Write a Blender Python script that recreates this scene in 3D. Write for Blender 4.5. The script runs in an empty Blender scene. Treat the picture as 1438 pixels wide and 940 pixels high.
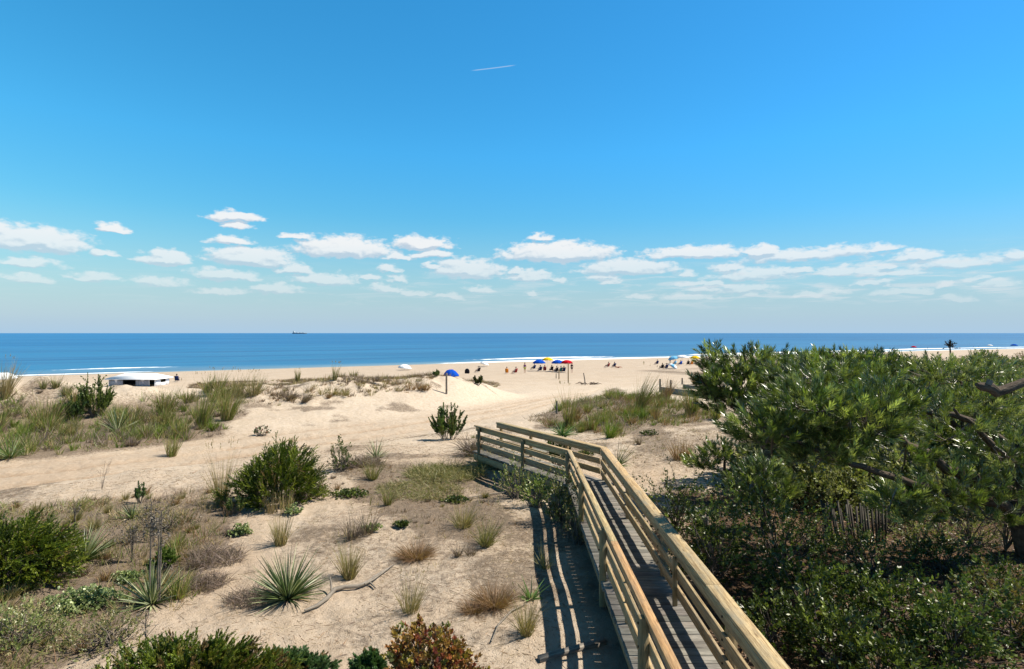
import bpy, math, random
import numpy as np
from mathutils import Vector, Matrix
R = math.radians
rng = np.random.default_rng(7)
random.seed(7)
S = bpy.context.scene
COL = S.collection
F = 799.0; CX = 719.0; HY = 468.0; CAMZ = 9.0          # pinhole numbers of the view, camera 9 m above the sea

# ------------------------------------------------------------------ camera, sun, sky, exposure
cam = bpy.data.cameras.new('camera'); co = bpy.data.objects.new('camera', cam); COL.objects.link(co)
co.location = (0, 0, CAMZ); co.rotation_euler = (R(90), 0, 0)
cam.sensor_width = 36; cam.lens = 36*F/1438; cam.shift_y = -2/1438
cam.clip_start = 0.1; cam.clip_end = 90000
S.camera = co
SUN = Vector((0.80, 0.14, 1.0)).normalized()
sun = bpy.data.lights.new('sun', 'SUN'); so = bpy.data.objects.new('sun', sun); COL.objects.link(so)
sun.energy = 5.0; sun.angle = R(0.5); sun.color = (1.0, 0.93, 0.80)
so.rotation_euler = SUN.to_track_quat('Z', 'Y').to_euler(); so.location = (30, 0, 60)
S.view_settings.view_transform = 'Standard'; S.view_settings.look = 'None'
S.view_settings.exposure = 0.75; S.view_settings.gamma = 1.0; S.view_settings.use_curve_mapping = False
try:
    S.cycles.max_bounces = 6; S.cycles.diffuse_bounces = 3; S.cycles.transmission_bounces = 3; S.cycles.transparent_max_bounces = 4
except Exception: pass

def node(nt, t, **kw):
    n = nt.nodes.new(t)
    for k, v in kw.items():
        if k == 'ins':
            for i, x in v.items(): n.inputs[i].default_value = x
        else: setattr(n, k, v)
    return n
def mathn(nt, op, a, b=None, c=None, clamp=False):
    n = nt.nodes.new('ShaderNodeMath'); n.operation = op; n.use_clamp = clamp
    for i, x in enumerate((a, b, c)):
        if x is None: continue
        if isinstance(x, (int, float)): n.inputs[i].default_value = x
        else: nt.links.new(x, n.inputs[i])
    return n.outputs[0]
def vmath(nt, op, a, b=None, c=None):
    n = nt.nodes.new('ShaderNodeVectorMath'); n.operation = op
    for i, x in enumerate((a, b, c)):
        if x is None: continue
        if isinstance(x, (tuple, list)): n.inputs[i].default_value = x
        else: nt.links.new(x, n.inputs[i])
    return n.outputs['Value'] if op in ('LENGTH', 'DOT_PRODUCT') else n.outputs[0]
def mixc(nt, fac, a, b, mode='MIX'):
    n = nt.nodes.new('ShaderNodeMix'); n.data_type = 'RGBA'; n.blend_type = mode
    for i, x in ((0, fac), (6, a), (7, b)):
        if isinstance(x, (int, float)): n.inputs[i].default_value = x
        elif isinstance(x, (tuple, list)): n.inputs[i].default_value = (*x[:3], 1)
        else: nt.links.new(x, n.inputs[i])
    return n.outputs[2]
def mapr(nt, v, a, b, c=0.0, d=1.0, smooth=False):
    n = nt.nodes.new('ShaderNodeMapRange'); n.clamp = True
    if smooth: n.interpolation_type = 'SMOOTHSTEP'
    nt.links.new(v, n.inputs[0])
    for i, x in ((1, a), (2, b), (3, c), (4, d)): n.inputs[i].default_value = x
    return n.outputs[0]
def noise(nt, vec, scale, detail=3, rough=.5, dist=0.0, out='Fac'):
    n = nt.nodes.new('ShaderNodeTexNoise'); nt.links.new(vec, n.inputs['Vector'])
    n.inputs['Scale'].default_value = scale; n.inputs['Detail'].default_value = detail
    n.inputs['Roughness'].default_value = rough; n.inputs['Distortion'].default_value = dist
    return n.outputs[out]

# cumulus row low over the sea, as directions (azimuth, elevation) of the sky itself: x, y, half width, half height, strength
CL = [(45,330,92,21,1),(160,319,24,8,.9),(232,360,42,11,1),(330,302,40,8,.9),(335,315,20,6,.7),(325,335,34,7,.7),(352,357,66,15,1),(147,356,18,4,.5),
 (40,367,46,7,.7),(132,384,34,8,.6),(38,389,32,8,.6),(316,384,54,9,.8),(418,331,30,5,.7),(485,344,74,16,1),(592,339,46,11,.9),(607,355,32,7,.8),
 (455,390,52,9,.7),(415,375,30,8,.8),(390,403,34,8,.7),(655,374,56,15,.9),(560,360,22,5,.6),(782,350,84,16,1),(762,332,18,5,.5),(880,372,72,13,.9),
 (745,386,40,8,.6),(975,352,74,10,.9),(1073,350,30,9,1),(1130,356,100,10,.6),(1185,352,44,6,.5),(1235,347,28,6,.6),(1283,358,38,8,.7),(1340,366,74,10,.55),
 (1430,357,24,8,.7),(1180,379,38,7,.8),(1228,378,30,6,.7),(1060,383,72,9,.6),(968,415,40,6,.6),(1300,385,84,9,.5),(1050,405,44,6,.5),(540,403,26,6,.5),
 (610,410,70,6,.35),(840,402,100,10,.45),(930,392,80,9,.5),(700,405,70,7,.4),(570,385,70,9,.45),(220,395,50,6,.4),(310,408,40,5,.5),(1180,400,120,9,.42),(1390,395,70,8,.42),(1000,372,90,9,.5)]
CL = [c for c in CL if not (c[2] >= 70 and c[4] <= .5)]
_r = random.Random(21)
for _i in range(44):
    _x = _r.uniform(520, 1438); _y = _r.uniform(372, 418); CL.append((_x, _y, _r.uniform(9, 24)*(1+(_x > 900)*.4), _r.uniform(3.5, 6.5), _r.uniform(.45, .75)))
W = bpy.data.worlds.new('World'); S.world = W; W.use_nodes = True
nt = W.node_tree; nt.nodes.clear()
g = bpy.data.node_groups.new('cloud_field', 'ShaderNodeTree')
g.interface.new_socket('P', in_out='INPUT', socket_type='NodeSocketVector')
g.interface.new_socket('D', in_out='OUTPUT', socket_type='NodeSocketFloat')
g.interface.new_socket('A', in_out='OUTPUT', socket_type='NodeSocketFloat')
gi = g.nodes.new('NodeGroupInput'); go = g.nodes.new('NodeGroupOutput')
nw = vmath(g, 'MULTIPLY', gi.outputs[0], (1, 1.9, 1))
wn = noise(g, nw, 26, 3, .6, 0, 'Color')
warp = vmath(g, 'MULTIPLY', vmath(g, 'SUBTRACT', wn, (.5, .5, .5)), (.050, .020, 0))
pp = vmath(g, 'ADD', gi.outputs[0], warp)
acc = None
for (x, y, hw, hh, st) in CL:
    u = (x-CX)/F; v = (HY-y)/F
    az = math.atan2(u, 1); el = math.atan2(v, math.hypot(u, 1))
    sx = F/hw*math.cos(az)**-2*1.0; sx = 1/(hw/F*math.cos(az)**2); sy = 1/(hh/F*math.cos(az))
    sy *= .72; el -= .45/sy
    q = vmath(g, 'MULTIPLY_ADD', pp, (sx, sy, 0), (-az*sx, -el*sy, 0))
    q = vmath(g, 'MAXIMUM', q, vmath(g, 'MULTIPLY', q, (1, -2.6, 1)))
    d = mathn(g, 'MULTIPLY_ADD', vmath(g, 'LENGTH', q), -st, st)
    acc = d if acc is None else mathn(g, 'MAXIMUM', acc, d)
fine = noise(g, nw, 62, 4, .55, .1)
den = mathn(g, 'ADD', acc, mathn(g, 'MULTIPLY_ADD', fine, .95, -.37))
g.links.new(den, go.inputs[0])
g.links.new(mathn(g, 'ADD', acc, mathn(g, 'MULTIPLY_ADD', fine, .35, -.18)), go.inputs[1])
tc = node(nt, 'ShaderNodeTexCoord')
sep = node(nt, 'ShaderNodeSeparateXYZ'); nt.links.new(tc.outputs['Generated'], sep.inputs[0])
X, Y, Z = sep.outputs
hyp = mathn(nt, 'SQRT', mathn(nt, 'ADD', mathn(nt, 'MULTIPLY', X, X), mathn(nt, 'MULTIPLY', Y, Y)))
az = mathn(nt, 'ARCTAN2', X, Y); el = mathn(nt, 'ARCTAN2', Z, hyp)
def comb(x, y):
    c = node(nt, 'ShaderNodeCombineXYZ')
    for i, q in enumerate((x, y)):
        nt.links.new(q, c.inputs[i])
    return c.outputs[0]
P0 = comb(az, el); P1 = comb(mathn(nt, 'ADD', az, .003), mathn(nt, 'ADD', el, .0055))
g0 = node(nt, 'ShaderNodeGroup', node_tree=g); nt.links.new(P0, g0.inputs[0])
g1 = node(nt, 'ShaderNodeGroup', node_tree=g); nt.links.new(P1, g1.inputs[0])
sky = node(nt, 'ShaderNodeTexSky', sky_type='NISHITA', sun_disc=False, sun_elevation=math.asin(SUN.z), sun_rotation=math.atan2(SUN.x, SUN.y))
sky.altitude = 0; sky.air_density = 1.0; sky.dust_density = 0.35; sky.ozone_density = 1.6
hs = node(nt, 'ShaderNodeHueSaturation', ins={'Hue': .482, 'Saturation': 1.32, 'Value': 1.0}); nt.links.new(sky.outputs[0], hs.inputs['Color'])
zen = mapr(nt, el, 0.0, .30, 0, 1)
SKYMUL = mixc(nt, zen, (1.18, 1.02, .92), (1.0, 1.62, 1.95))
skyc = mixc(nt, 1.0, hs.outputs[0], SKYMUL, 'MULTIPLY')
skyc = mixc(nt, 1.0, skyc, mixc(nt, mapr(nt, az, -.75, .75, 0, 1), (.98, 1.15, 1.06), (.56, .80, .89)), 'MULTIPLY')
skyc = mixc(nt, mapr(nt, el, .52, .85, 0, 1, True), skyc, (.30, .55, 1.0))   # unseen high sky darkened on purpose to cut its blue fill light
low = mathn(nt, 'POWER', mapr(nt, el, 0.0, .20, 1.0, 0.0), 1.5)                # pale air over the horizon
skyc = mixc(nt, low, skyc, (4.25, 6.05, 7.8))
a = mapr(nt, g0.outputs[0], -.06, .36, 0, 1, True)
fade = mapr(nt, el, .04, .15, .22, .92)
a = mathn(nt, 'MULTIPLY', a, fade)
sh = mapr(nt, mathn(nt, 'SUBTRACT', g0.outputs[1], g1.outputs[1]), -.20, .16, 0, 1, True)
ccol = mixc(nt, sh, (5.6, 6.5, 7.5), (9.3, 9.3, 9.3))
skyc = mixc(nt, a, skyc, ccol)
# thin veil of broken cloud low in the south
vn_ = noise(nt, vmath(nt, 'MULTIPLY', P0, (7, 60, 1)), 1.6, 5, .62, .6)
vl = mathn(nt, 'MULTIPLY', mapr(nt, vn_, .46, .68, 0, 1, True), mathn(nt, 'MULTIPLY', mapr(nt, el, .03, .06, 0, 1, True), mapr(nt, el, .085, .135, 1, 0, True)))
vl = mathn(nt, 'MULTIPLY', vl, mapr(nt, az, -.45, .35, .10, .52)); skyc = mixc(nt, vl, skyc, (7.6, 8.0, 8.4))
# high thin vapour trail
ta = vmath(nt, 'MULTIPLY_ADD', P0, (1/.041, 1/.0011, 0), (-(math.atan2(695-CX, F))/.041, 0, 0))
cu = mathn(nt, 'SUBTRACT', az, math.atan2(693-CX, F))
cel = mathn(nt, 'MULTIPLY_ADD', cu, .115, math.atan2(HY-96, F))
dv = mathn(nt, 'ABSOLUTE', mathn(nt, 'SUBTRACT', el, cel))
tr = mathn(nt, 'MULTIPLY', mapr(nt, dv, .0002, .0012, 1, 0, True), mapr(nt, mathn(nt, 'ABSOLUTE', cu), .026, .042, 1, 0, True))
skyc = mixc(nt, mathn(nt, 'MULTIPLY', tr, .32), skyc, (8.5, 9, 9.3))
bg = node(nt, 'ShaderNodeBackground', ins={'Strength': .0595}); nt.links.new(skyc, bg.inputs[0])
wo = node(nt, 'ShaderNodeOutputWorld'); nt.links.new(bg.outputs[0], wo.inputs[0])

# ------------------------------------------------------------------ numeric helpers
def _h(ix, iy, s):
    n = (ix.astype(np.int64)*374761393 + iy.astype(np.int64)*668265263 + s*1442695041) & 0xffffffff
    n = ((n ^ (n >> 13))*1274126177) & 0xffffffff
    return ((n ^ (n >> 16)) & 0xffff)/65535.0
def vn(x, y, s=0):
    ix = np.floor(x); iy = np.floor(y); fx = x-ix; fy = y-iy
    fx = fx*fx*fx*(fx*(fx*6-15)+10); fy = fy*fy*fy*(fy*(fy*6-15)+10)
    a = _h(ix, iy, s); b = _h(ix+1, iy, s); c = _h(ix, iy+1, s); d = _h(ix+1, iy+1, s)
    return (a*(1-fx)+b*fx)*(1-fy)+(c*(1-fx)+d*fx)*fy - .5
def fbm(x, y, s=0, o=4, g=.5):
    t = 0; a = 1.0
    for k in range(o):
        t = t + a*vn(x*2**k+13.7*k, y*2**k-7.1*k, s+k); a *= g
    return t
def sst(x, a, b):
    t = np.clip((x-a)/(b-a), 0, 1); return t*t*(3-2*t)
def shore(x):                                         # waterline y as a function of x
    xc = np.clip(x, -200, 300)
    base = 178+.56*xc-.00018*xc*xc
    return base + np.where(x > 300, (x-300)*.452, 0) + np.where(x < -200, (x+200)*.632, 0)
PATH = np.array([(-60, 2, 4.35), (-34, 9, 4.35), (-20.5, 15.2, 4.35), (-14.5, 19.3, 4.35), (-9.6, 24.6, 4.35), (-5.4, 29.2, 4.3), (-.6, 36, 4.15), (4.2, 48, 3.5), (9, 62, 2.6), (15, 80, 2.2)])
def path_q(x, y):
    best = np.full(x.shape, 1e9); side = np.zeros(x.shape); z = np.zeros(x.shape); al = np.zeros(x.shape); L = 0
    for i in range(len(PATH)-1):
        a, b = PATH[i], PATH[i+1]; dx, dy = b[0]-a[0], b[1]-a[1]; l2 = dx*dx+dy*dy
        t = np.clip(((x-a[0])*dx+(y-a[1])*dy)/l2, 0, 1)
        ex = x-(a[0]+t*dx); ey = y-(a[1]+t*dy); d = np.hypot(ex, ey); m = d < best
        best = np.where(m, d, best); side = np.where(m, np.sign(dx*ey-dy*ex)*d, side)
        z = np.where(m, a[2]+t*(b[2]-a[2]), z); al = np.where(m, L+t*math.sqrt(l2), al); L += math.sqrt(l2)
    return best, side, z, al
def height(x, y, micro=True):
    x = np.asarray(x, float); y = np.asarray(y, float)
    s = (shore(x)-y)*.87
    beach = np.where(s < 0, .05*s, np.where(s < 30, .055*s, 1.65+.012*(s-30)))
    beach = np.minimum(beach, 2.5) + .10*fbm(x*.13, y*.13, 3, 3)*sst(s, 4, 25)
    wx = sst(x, -3, 13); yl = (45.5+.55*np.clip(x, -60, 20))*(1-wx)+(49+.34*x)*wx; yl = yl+np.where(x < -60, (x+60)*.6, 0); yr_ = yl - 10*sst(x, 3, 9)*(1-.75*sst(x, 14, 26))
    r = y-yr_
    plate = 5.12 - .62*sst(y, 17, 27)*(1-sst(x, 1.5, 6)) - .22*sst(x, 1.5, 6)*sst(y, 14, 26)
    plate = plate - .25*sst(-x, 12, 22)
    plate = plate + .16*fbm(x*.22, y*.22, 11, 3)
    gap = sst(np.abs(x-4.6), 2.5, 6.5)
    T_ = np.interp(x, [-60, -27, -19, -12, -6, -1, 4, 12, 60], [6.2, 6.15, 5.2, 5.75, 5.8, 4.75, 4.5, 4.95, 6.0])
    crest = (T_-plate)*np.exp(-((r+.5)/np.where(r < -.5, 3.6, 7.0))**2)*gap*(1+.38*fbm(x*.22, y*.22, 21, 4)+.25*fbm(x*.7, y*.7, 25, 3))
    land = plate + crest
    f = sst(r, 1.5, 13)
    z = land*(1-f)+beach*f
    pd, ps, pz, pa = path_q(x, y)
    w = 3.0+.5*fbm(x*.2, y*.2, 31, 2)+4*sst(y, 44, 62)
    k = 1-sst(pd, w*.72, w*1.45+.9)
    k = k*(1-sst(y, 62, 84))
    zz = pz + .05*fbm(x*.4, y*.4, 33, 3)
    z = z*(1-k)+zz*k
    if micro:
        d = np.hypot(x, y)
        near = 1-sst(d, 25, 60)
        walk = 1-.75*sst(x, -.6, .0)*(1-sst(x, 1.8, 3))*(1-sst(y, 13, 16)); near = near*walk
        z = z + .055*walk*fbm(x*.9, y*.9, 41, 3)*(1-k*.5)*(.4+.6*(1-sst(s, 60, 0)))
        z = z + near*.042*fbm(x*3.2, y*3.2, 43, 3)
        # footprints / tyre ruts in the track
        rut = np.exp(-((np.abs(ps+.4+.5*np.sin(pa*.13))-.85)/.16)**2)+.6*np.exp(-((np.abs(ps-.9+.4*np.sin(pa*.09+1))-.85)/.14)**2)
        z = z - .10*rut*k*(.6+fbm(x*1.5, y*1.5, 47, 2))
        z = z - .05*k*np.clip(vn(x*2.6, y*2.6, 51)-.18, 0, 1)
    return z
def hz(x, y): return float(height(np.array([x]), np.array([y]))[0])
_ds = np.geomspace(2.2, 900, 2600)
def at(px, py):
    "the ground point seen at a pixel of the photograph's frame"
    u = (px-CX)/F; v = (HY-py)/F
    zz = height(_ds*u, _ds, False); ray = CAMZ+v*_ds
    i = np.argmax(ray < zz)
    if ray[i] >= zz[i]: i = len(_ds)-1
    d = _ds[i]; return (u*d, d, hz(u*d, d))
def P3(px, py, d): return ((px-CX)/F*d, d, CAMZ+(HY-py)/F*d)

# ------------------------------------------------------------------ mesh building
def nrm(a):
    a = np.asarray(a, float); return a/np.maximum(np.linalg.norm(a, axis=-1, keepdims=True), 1e-9)
class MB:
    def __init__(s): s.V = []; s.Fq = []; s.Ft = []; s.C = []; s.U = []; s.n = 0
    def add(s, V, Fc, C=(1, 1, 1), U=None):
        V = np.asarray(V, float).reshape(-1, 3); Fc = np.asarray(Fc, int)
        (s.Fq if Fc.shape[1] == 4 else s.Ft).append(Fc+s.n)
        s.V.append(V); s.C.append(np.broadcast_to(np.asarray(C, float), V.shape).copy())
        s.U.append(V*0 if U is None else np.asarray(U, float)); s.n += len(V); return s
    def mesh(s, name, smooth=False):
        me = bpy.data.meshes.new(name)
        V = np.concatenate(s.V); C = np.concatenate(s.C); U = np.concatenate(s.U)
        q = np.concatenate(s.Fq) if s.Fq else np.zeros((0, 4), int); t = np.concatenate(s.Ft) if s.Ft else np.zeros((0, 3), int)
        me.vertices.add(len(V)); me.vertices.foreach_set('co', V.astype(np.float32).ravel())
        li = np.concatenate([q.ravel(), t.ravel()]).astype(np.int32); me.loops.add(len(li)); me.loops.foreach_set('vertex_index', li)
        tot = np.concatenate([np.full(len(q), 4), np.full(len(t), 3)]).astype(np.int32)
        st = np.concatenate([[0], np.cumsum(tot)[:-1]]).astype(np.int32)
        me.polygons.add(len(tot)); me.polygons.foreach_set('loop_start', st); me.polygons.foreach_set('loop_total', tot)
        if smooth: me.polygons.foreach_set('use_smooth', np.ones(len(tot), bool))
        me.update(calc_edges=True)
        ca = me.attributes.new('Col', 'FLOAT_COLOR', 'POINT'); ca.data.foreach_set('color', np.concatenate([C, np.ones((len(C), 1))], 1).astype(np.float32).ravel())
        ua = me.attributes.new('grain', 'FLOAT_VECTOR', 'POINT'); ua.data.foreach_set('vector', U.astype(np.float32).ravel())
        return me
    def obj(s, name, mat, parent=None, smooth=False, loc=None):
        me = s.mesh(name, smooth)
        if mat is not None: me.materials.append(mat)
        o = bpy.data.objects.new(name, me); COL.objects.link(o)
        if parent is not None: o.parent = parent
        if loc is not None: o.location = loc
        return o
def tag(o, label=None, cat=None, group=None, kind=None):
    if label: o['label'] = label
    if cat: o['category'] = cat
    if group: o['group'] = group
    if kind: o['kind'] = kind
    return o
def empty(name, loc=(0, 0, 0), rz=0):
    o = bpy.data.objects.new(name, None); COL.objects.link(o); o.location = loc; o.rotation_euler = (0, 0, rz); o.empty_display_size = .2
    return o
def copy_tree(o, parent=None):
    c = o.copy(); COL.objects.link(c); c.parent = parent
    for k in list(c.keys()):
        if parent is None and k in ('label', 'group'): del c[k]
    for ch in list(o.children): copy_tree(ch, c)
    return c
def tube(mb, pts, rad, n=6, C=(1, 1, 1), cap=True):
    pts = np.asarray(pts, float); m = len(pts); rad = np.broadcast_to(np.asarray(rad, float), (m,))
    T = np.zeros_like(pts); T[1:-1] = pts[2:]-pts[:-2]; T[0] = pts[1]-pts[0]; T[-1] = pts[-1]-pts[-2]; T = nrm(T)
    up = np.array([0, 0, 1.]) if abs(T[0][2]) < .9 else np.array([1., 0, 0])
    A = nrm(np.cross(T, up)); B = nrm(np.cross(T, A))
    an = np.arange(n)*2*math.pi/n
    ring = (A[:, None]*np.cos(an)[None, :, None]+B[:, None]*np.sin(an)[None, :, None])*rad[:, None, None]+pts[:, None]
    L = np.concatenate([[0], np.cumsum(np.linalg.norm(np.diff(pts, axis=0), axis=1))])
    U = np.stack([np.repeat(L, n), np.tile(np.cos(an), m)*.03, np.tile(np.sin(an), m)*.03], 1)
    i = np.arange(m-1)[:, None]*n; j = np.arange(n)[None]; k = (j+1) % n
    Fc = np.stack([i+j, i+k, i+n+k, i+n+j], -1).reshape(-1, 4)
    mb.add(ring.reshape(-1, 3), Fc, C, U)
    if cap:
        for e, rev in ((0, 1), (m-1, 0)):
            idx = np.arange(n)
            V = np.concatenate([ring[e], pts[e][None]]); Fc = np.stack([idx, (idx+1) % n, np.full(n, n)], 1)
            mb.add(V, Fc[:, ::-1] if rev else Fc, C, np.tile(np.array([[L[e], 0, 0]]), (n+1, 1)))
def box(mb, c, s, C=(1, 1, 1), rz=0.0):
    c = np.asarray(c, float); s = np.asarray(s, float)/2
    V = np.array([[x, y, z] for x in (-1, 1) for y in (-1, 1) for z in (-1, 1)])*s
    if rz: V = V@np.array([[math.cos(rz), math.sin(rz), 0], [-math.sin(rz), math.cos(rz), 0], [0, 0, 1]])
    mb.add(V+c, [[0, 1, 3, 2], [4, 6, 7, 5], [0, 4, 5, 1], [2, 3, 7, 6], [0, 2, 6, 4], [1, 5, 7, 3]], C, V[:, [0, 1, 2]])
def board(mb, A, B, w, h, C=(1, 1, 1), offs=(0, 0), endA=0.0, endB=0.0, up=(0, 0, 1)):
    "board from A to B; w across, h along up; its own grain coordinates; ends mitred by endA/endB (shift per half width)"
    A = np.asarray(A, float); B = np.asarray(B, float); T = nrm(B-A); Sd = nrm(np.cross(T, up)); Up = np.cross(Sd, T)
    L = np.linalg.norm(B-A); V = []; U = []; o = random.random()*20
    for e, P, m in ((0, A, endA), (1, B, endB)):
        for sx in (-1, 1):
            for sz in (-1, 1):
                V.append(P+Sd*(sx*w/2+offs[0])+Up*(sz*h/2+offs[1])+T*m*sx)
                U.append((o+e*L, sx*w/2+o, sz*h/2))
    mb.add(V, [[0, 1, 3, 2], [4, 6, 7, 5], [0, 4, 5, 1], [2, 3, 7, 6], [0, 2, 6, 4], [1, 5, 7, 3]], C, U)
def pal(cols, n, jit=.12):
    cols = np.asarray(cols, float); i = rng.integers(0, len(cols), n); j = rng.integers(0, len(cols), n); t = rng.random((n, 1))*.6
    return np.clip((cols[i]*(1-t)+cols[j]*t)*(1+(rng.random((n, 1))-.5)*2*jit), 0, 1)
def ribbons(mb, P, D, L, Wd, bend, C, seg=3, leaf=False, tip=None):
    P = np.asarray(P, float); n = len(P); L = np.broadcast_to(L, (n,)); Wd = np.broadcast_to(Wd, (n,)); bend = np.broadcast_to(bend, (n,))
    D = nrm(D); S_ = nrm(np.cross(D, nrm(rng.normal(size=(n, 3))*.6+np.array([0, 0, .2]))))
    V = np.zeros((n, seg+1, 2, 3)); Cc = np.zeros((n, seg+1, 2, 3)); H = nrm(D*np.array([1, 1, 0])+1e-6)
    for k in range(seg+1):
        t = k/seg
        p = P+D*(L*t)[:, None]+H*(bend*L*t*t*.7)[:, None]-np.array([0, 0, 1])*(bend*L*t**2.2)[:, None]
        w = Wd*((math.sin(math.pi*(t*.85+.12))) if leaf else (1-t**1.6)*.9+.1)*.5
        V[:, k, 0] = p-S_*w[:, None]; V[:, k, 1] = p+S_*w[:, None]
        cc = C if tip is None else C*(1-t)+np.asarray(tip)*t
        Cc[:, k] = cc[:, None]
    b = np.arange(n)[:, None]*(seg+1)*2; k = np.arange(seg)[None]*2
    Fc = np.stack([b+k, b+k+1, b+k+3, b+k+2], -1).reshape(-1, 4)
    mb.add(V.reshape(-1, 3), Fc, Cc.reshape(-1, 3))
def diamonds(mb, P, D, L, Wd, C, mid=.5):
    n = len(P); D = nrm(D); L = np.broadcast_to(L, (n,))[:, None]; Wd = np.broadcast_to(Wd, (n,))[:, None]
    Sd = nrm(np.cross(D, rng.normal(size=(n, 3))+np.array([0, 0, .9])))
    V = np.stack([P, P+D*L*mid-Sd*Wd/2, P+D*L, P+D*L*mid+Sd*Wd/2], 1).reshape(-1, 3)
    mb.add(V, np.arange(n*4).reshape(-1, 4), np.repeat(C, 4, 0))
def sprigs(mb, P, A, L, nl, lL, lW, ang, C, jit=.15, t0=0.05, droop=0.0, mid=.5, taper=.3):
    "every sprig: nl leaves (or needles) round an axis A of length L"
    P = np.asarray(P, float); m = len(P); A = nrm(A); L = np.broadcast_to(L, (m,))
    t = t0+(1-t0)*rng.random((m, nl)); ph = rng.random((m, nl))*2*math.pi
    up = np.tile(np.array([0.31, .17, .93]), (m, 1)); B1 = nrm(np.cross(A, up)); B2 = np.cross(A, B1)
    rad = B1[:, None]*np.cos(ph)[..., None]+B2[:, None]*np.sin(ph)[..., None]
    aa = ang*(1-.45*t)*(1+.35*(rng.random((m, nl))-.5))
    D = A[:, None]*np.cos(aa)[..., None]+rad*np.sin(aa)[..., None]; D[..., 2] -= droop*rng.random((m, nl))
    PP = P[:, None]+A[:, None]*(L[:, None]*t)[..., None]
    LL = lL*(1-taper*t)*(1+.3*(rng.random((m, nl))-.5))
    CC = np.repeat(C, nl, 0)*(1+(rng.random((m*nl, 1))-.5)*2*jit)
    diamonds(mb, PP.reshape(-1, 3), D.reshape(-1, 3), LL.ravel(), lW, np.clip(CC, 0, 1), mid)

# ------------------------------------------------------------------ materials
def mat(name):
    m = bpy.data.materials.new(name); m.use_nodes = True; nt = m.node_tree; nt.nodes.clear()
    out = node(nt, 'ShaderNodeOutputMaterial'); return m, nt, out
def principled(nt, out, col, rough=.8, bump=None, bstr=.3, bdist=.01, spec=.3, metal=0):
    p = node(nt, 'ShaderNodeBsdfPrincipled')
    if isinstance(col, (tuple, list)): p.inputs['Base Color'].default_value = (*col[:3], 1)
    else: nt.links.new(col, p.inputs['Base Color'])
    if isinstance(rough, (int, float)): p.inputs['Roughness'].default_value = rough
    else: nt.links.new(rough, p.inputs['Roughness'])
    p.inputs['Specular IOR Level'].default_value = spec; p.inputs['Metallic'].default_value = metal
    if bump is not None:
        b = node(nt, 'ShaderNodeBump', ins={'Strength': bstr, 'Distance': bdist}); nt.links.new(bump, b.inputs['Height']); nt.links.new(b.outputs[0], p.inputs['Normal'])
    nt.links.new(p.outputs[0], out.inputs[0]); return p
def attr(nt, name, out='Color'):
    a = node(nt, 'ShaderNodeAttribute', attribute_name=name); return a.outputs[out]
def m_leaf(name, trans=.28, gloss=.05, rough=.45):
    m, nt, out = mat(name); c = attr(nt, 'Col')
    d = node(nt, 'ShaderNodeBsdfDiffuse'); t = node(nt, 'ShaderNodeBsdfTranslucent'); gl = node(nt, 'ShaderNodeBsdfGlossy', ins={'Roughness': rough, 'Color': (1, 1, 1, 1)})
    nt.links.new(c, d.inputs[0]); tcn = mixc(nt, 1.0, c, (1.25, 1.35, .6), 'MULTIPLY'); nt.links.new(tcn, t.inputs[0])
    a = node(nt, 'ShaderNodeMixShader', ins={0: trans}); nt.links.new(d.outputs[0], a.inputs[1]); nt.links.new(t.outputs[0], a.inputs[2])
    b = node(nt, 'ShaderNodeMixShader', ins={0: gloss}); nt.links.new(a.outputs[0], b.inputs[1]); nt.links.new(gl.outputs[0], b.inputs[2])
    nt.links.new(b.outputs[0], out.inputs[0]); return m
M_GRASS = m_leaf('grass_blades', .30, .02, .5)
M_NEEDLE = m_leaf('needles', .28, .08, .34)
M_LEAF = m_leaf('leaves', .26, .035, .42)
M_YUCCA = m_leaf('yucca_leaves', .14, .035, .45)
def m_plain(name, col, rough=.7, spec=.3, nscale=8, var=.12):
    m, nt, out = mat(name); tcn = node(nt, 'ShaderNodeTexCoord'); n = noise(nt, tcn.outputs['Object'], nscale, 3)
    c = mixc(nt, n, tuple(x*(1-var) for x in col), tuple(min(1, x*(1+var)) for x in col)); principled(nt, out, c, rough, None, spec=spec); return m
def m_wood(name, ca, cb, cc, gscale=1.0, bstr=.5, usecol=True):
    m, nt, out = mat(name); gsrc = attr(nt, 'grain', 'Vector')
    v = vmath(nt, 'MULTIPLY', gsrc, (1.3, 34, 34)); n1 = noise(nt, v, 1.6*gscale, 5, .6, .6)
    v2 = vmath(nt, 'MULTIPLY', gsrc, (2.2, 9, 9)); n2 = noise(nt, v2, 1.2, 4, .6, .3)
    n3 = noise(nt, vmath(nt, 'MULTIPLY', gsrc, (6, 150, 150)), 1.4, 3, .7)
    c = mixc(nt, mapr(nt, n1, .38, .60), ca, cb); c = mixc(nt, mapr(nt, n2, .45, .75), c, cc)
    c = mixc(nt, mapr(nt, n3, .50, .66, 0, .75), c, tuple(x*.35 for x in ca))
    vo = node(nt, 'ShaderNodeTexVoronoi', ins={'Scale': 1.0}); nt.links.new(vmath(nt, 'MULTIPLY', gsrc, (2.3, 11, 11)), vo.inputs['Vector'])
    kn = mapr(nt, vo.outputs['Distance'], .07, .14, .75, 0); c = mixc(nt, kn, c, (.10, .06, .03))
    if usecol: c = mixc(nt, 1.0, c, attr(nt, 'Col'), 'MULTIPLY')
    hgt = mathn(nt, 'ADD', n1, mathn(nt, 'MULTIPLY', n3, .8)); principled(nt, out, c, .82, hgt, bstr, .004, .2); return m
M_RAIL = m_wood('treated_pine_rail', (.24, .165, .085), (.46, .345, .19), (.27, .235, .165))
M_POST = m_wood('treated_pine_post', (.27, .19, .095), (.38, .28, .15), (.24, .20, .13))
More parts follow.
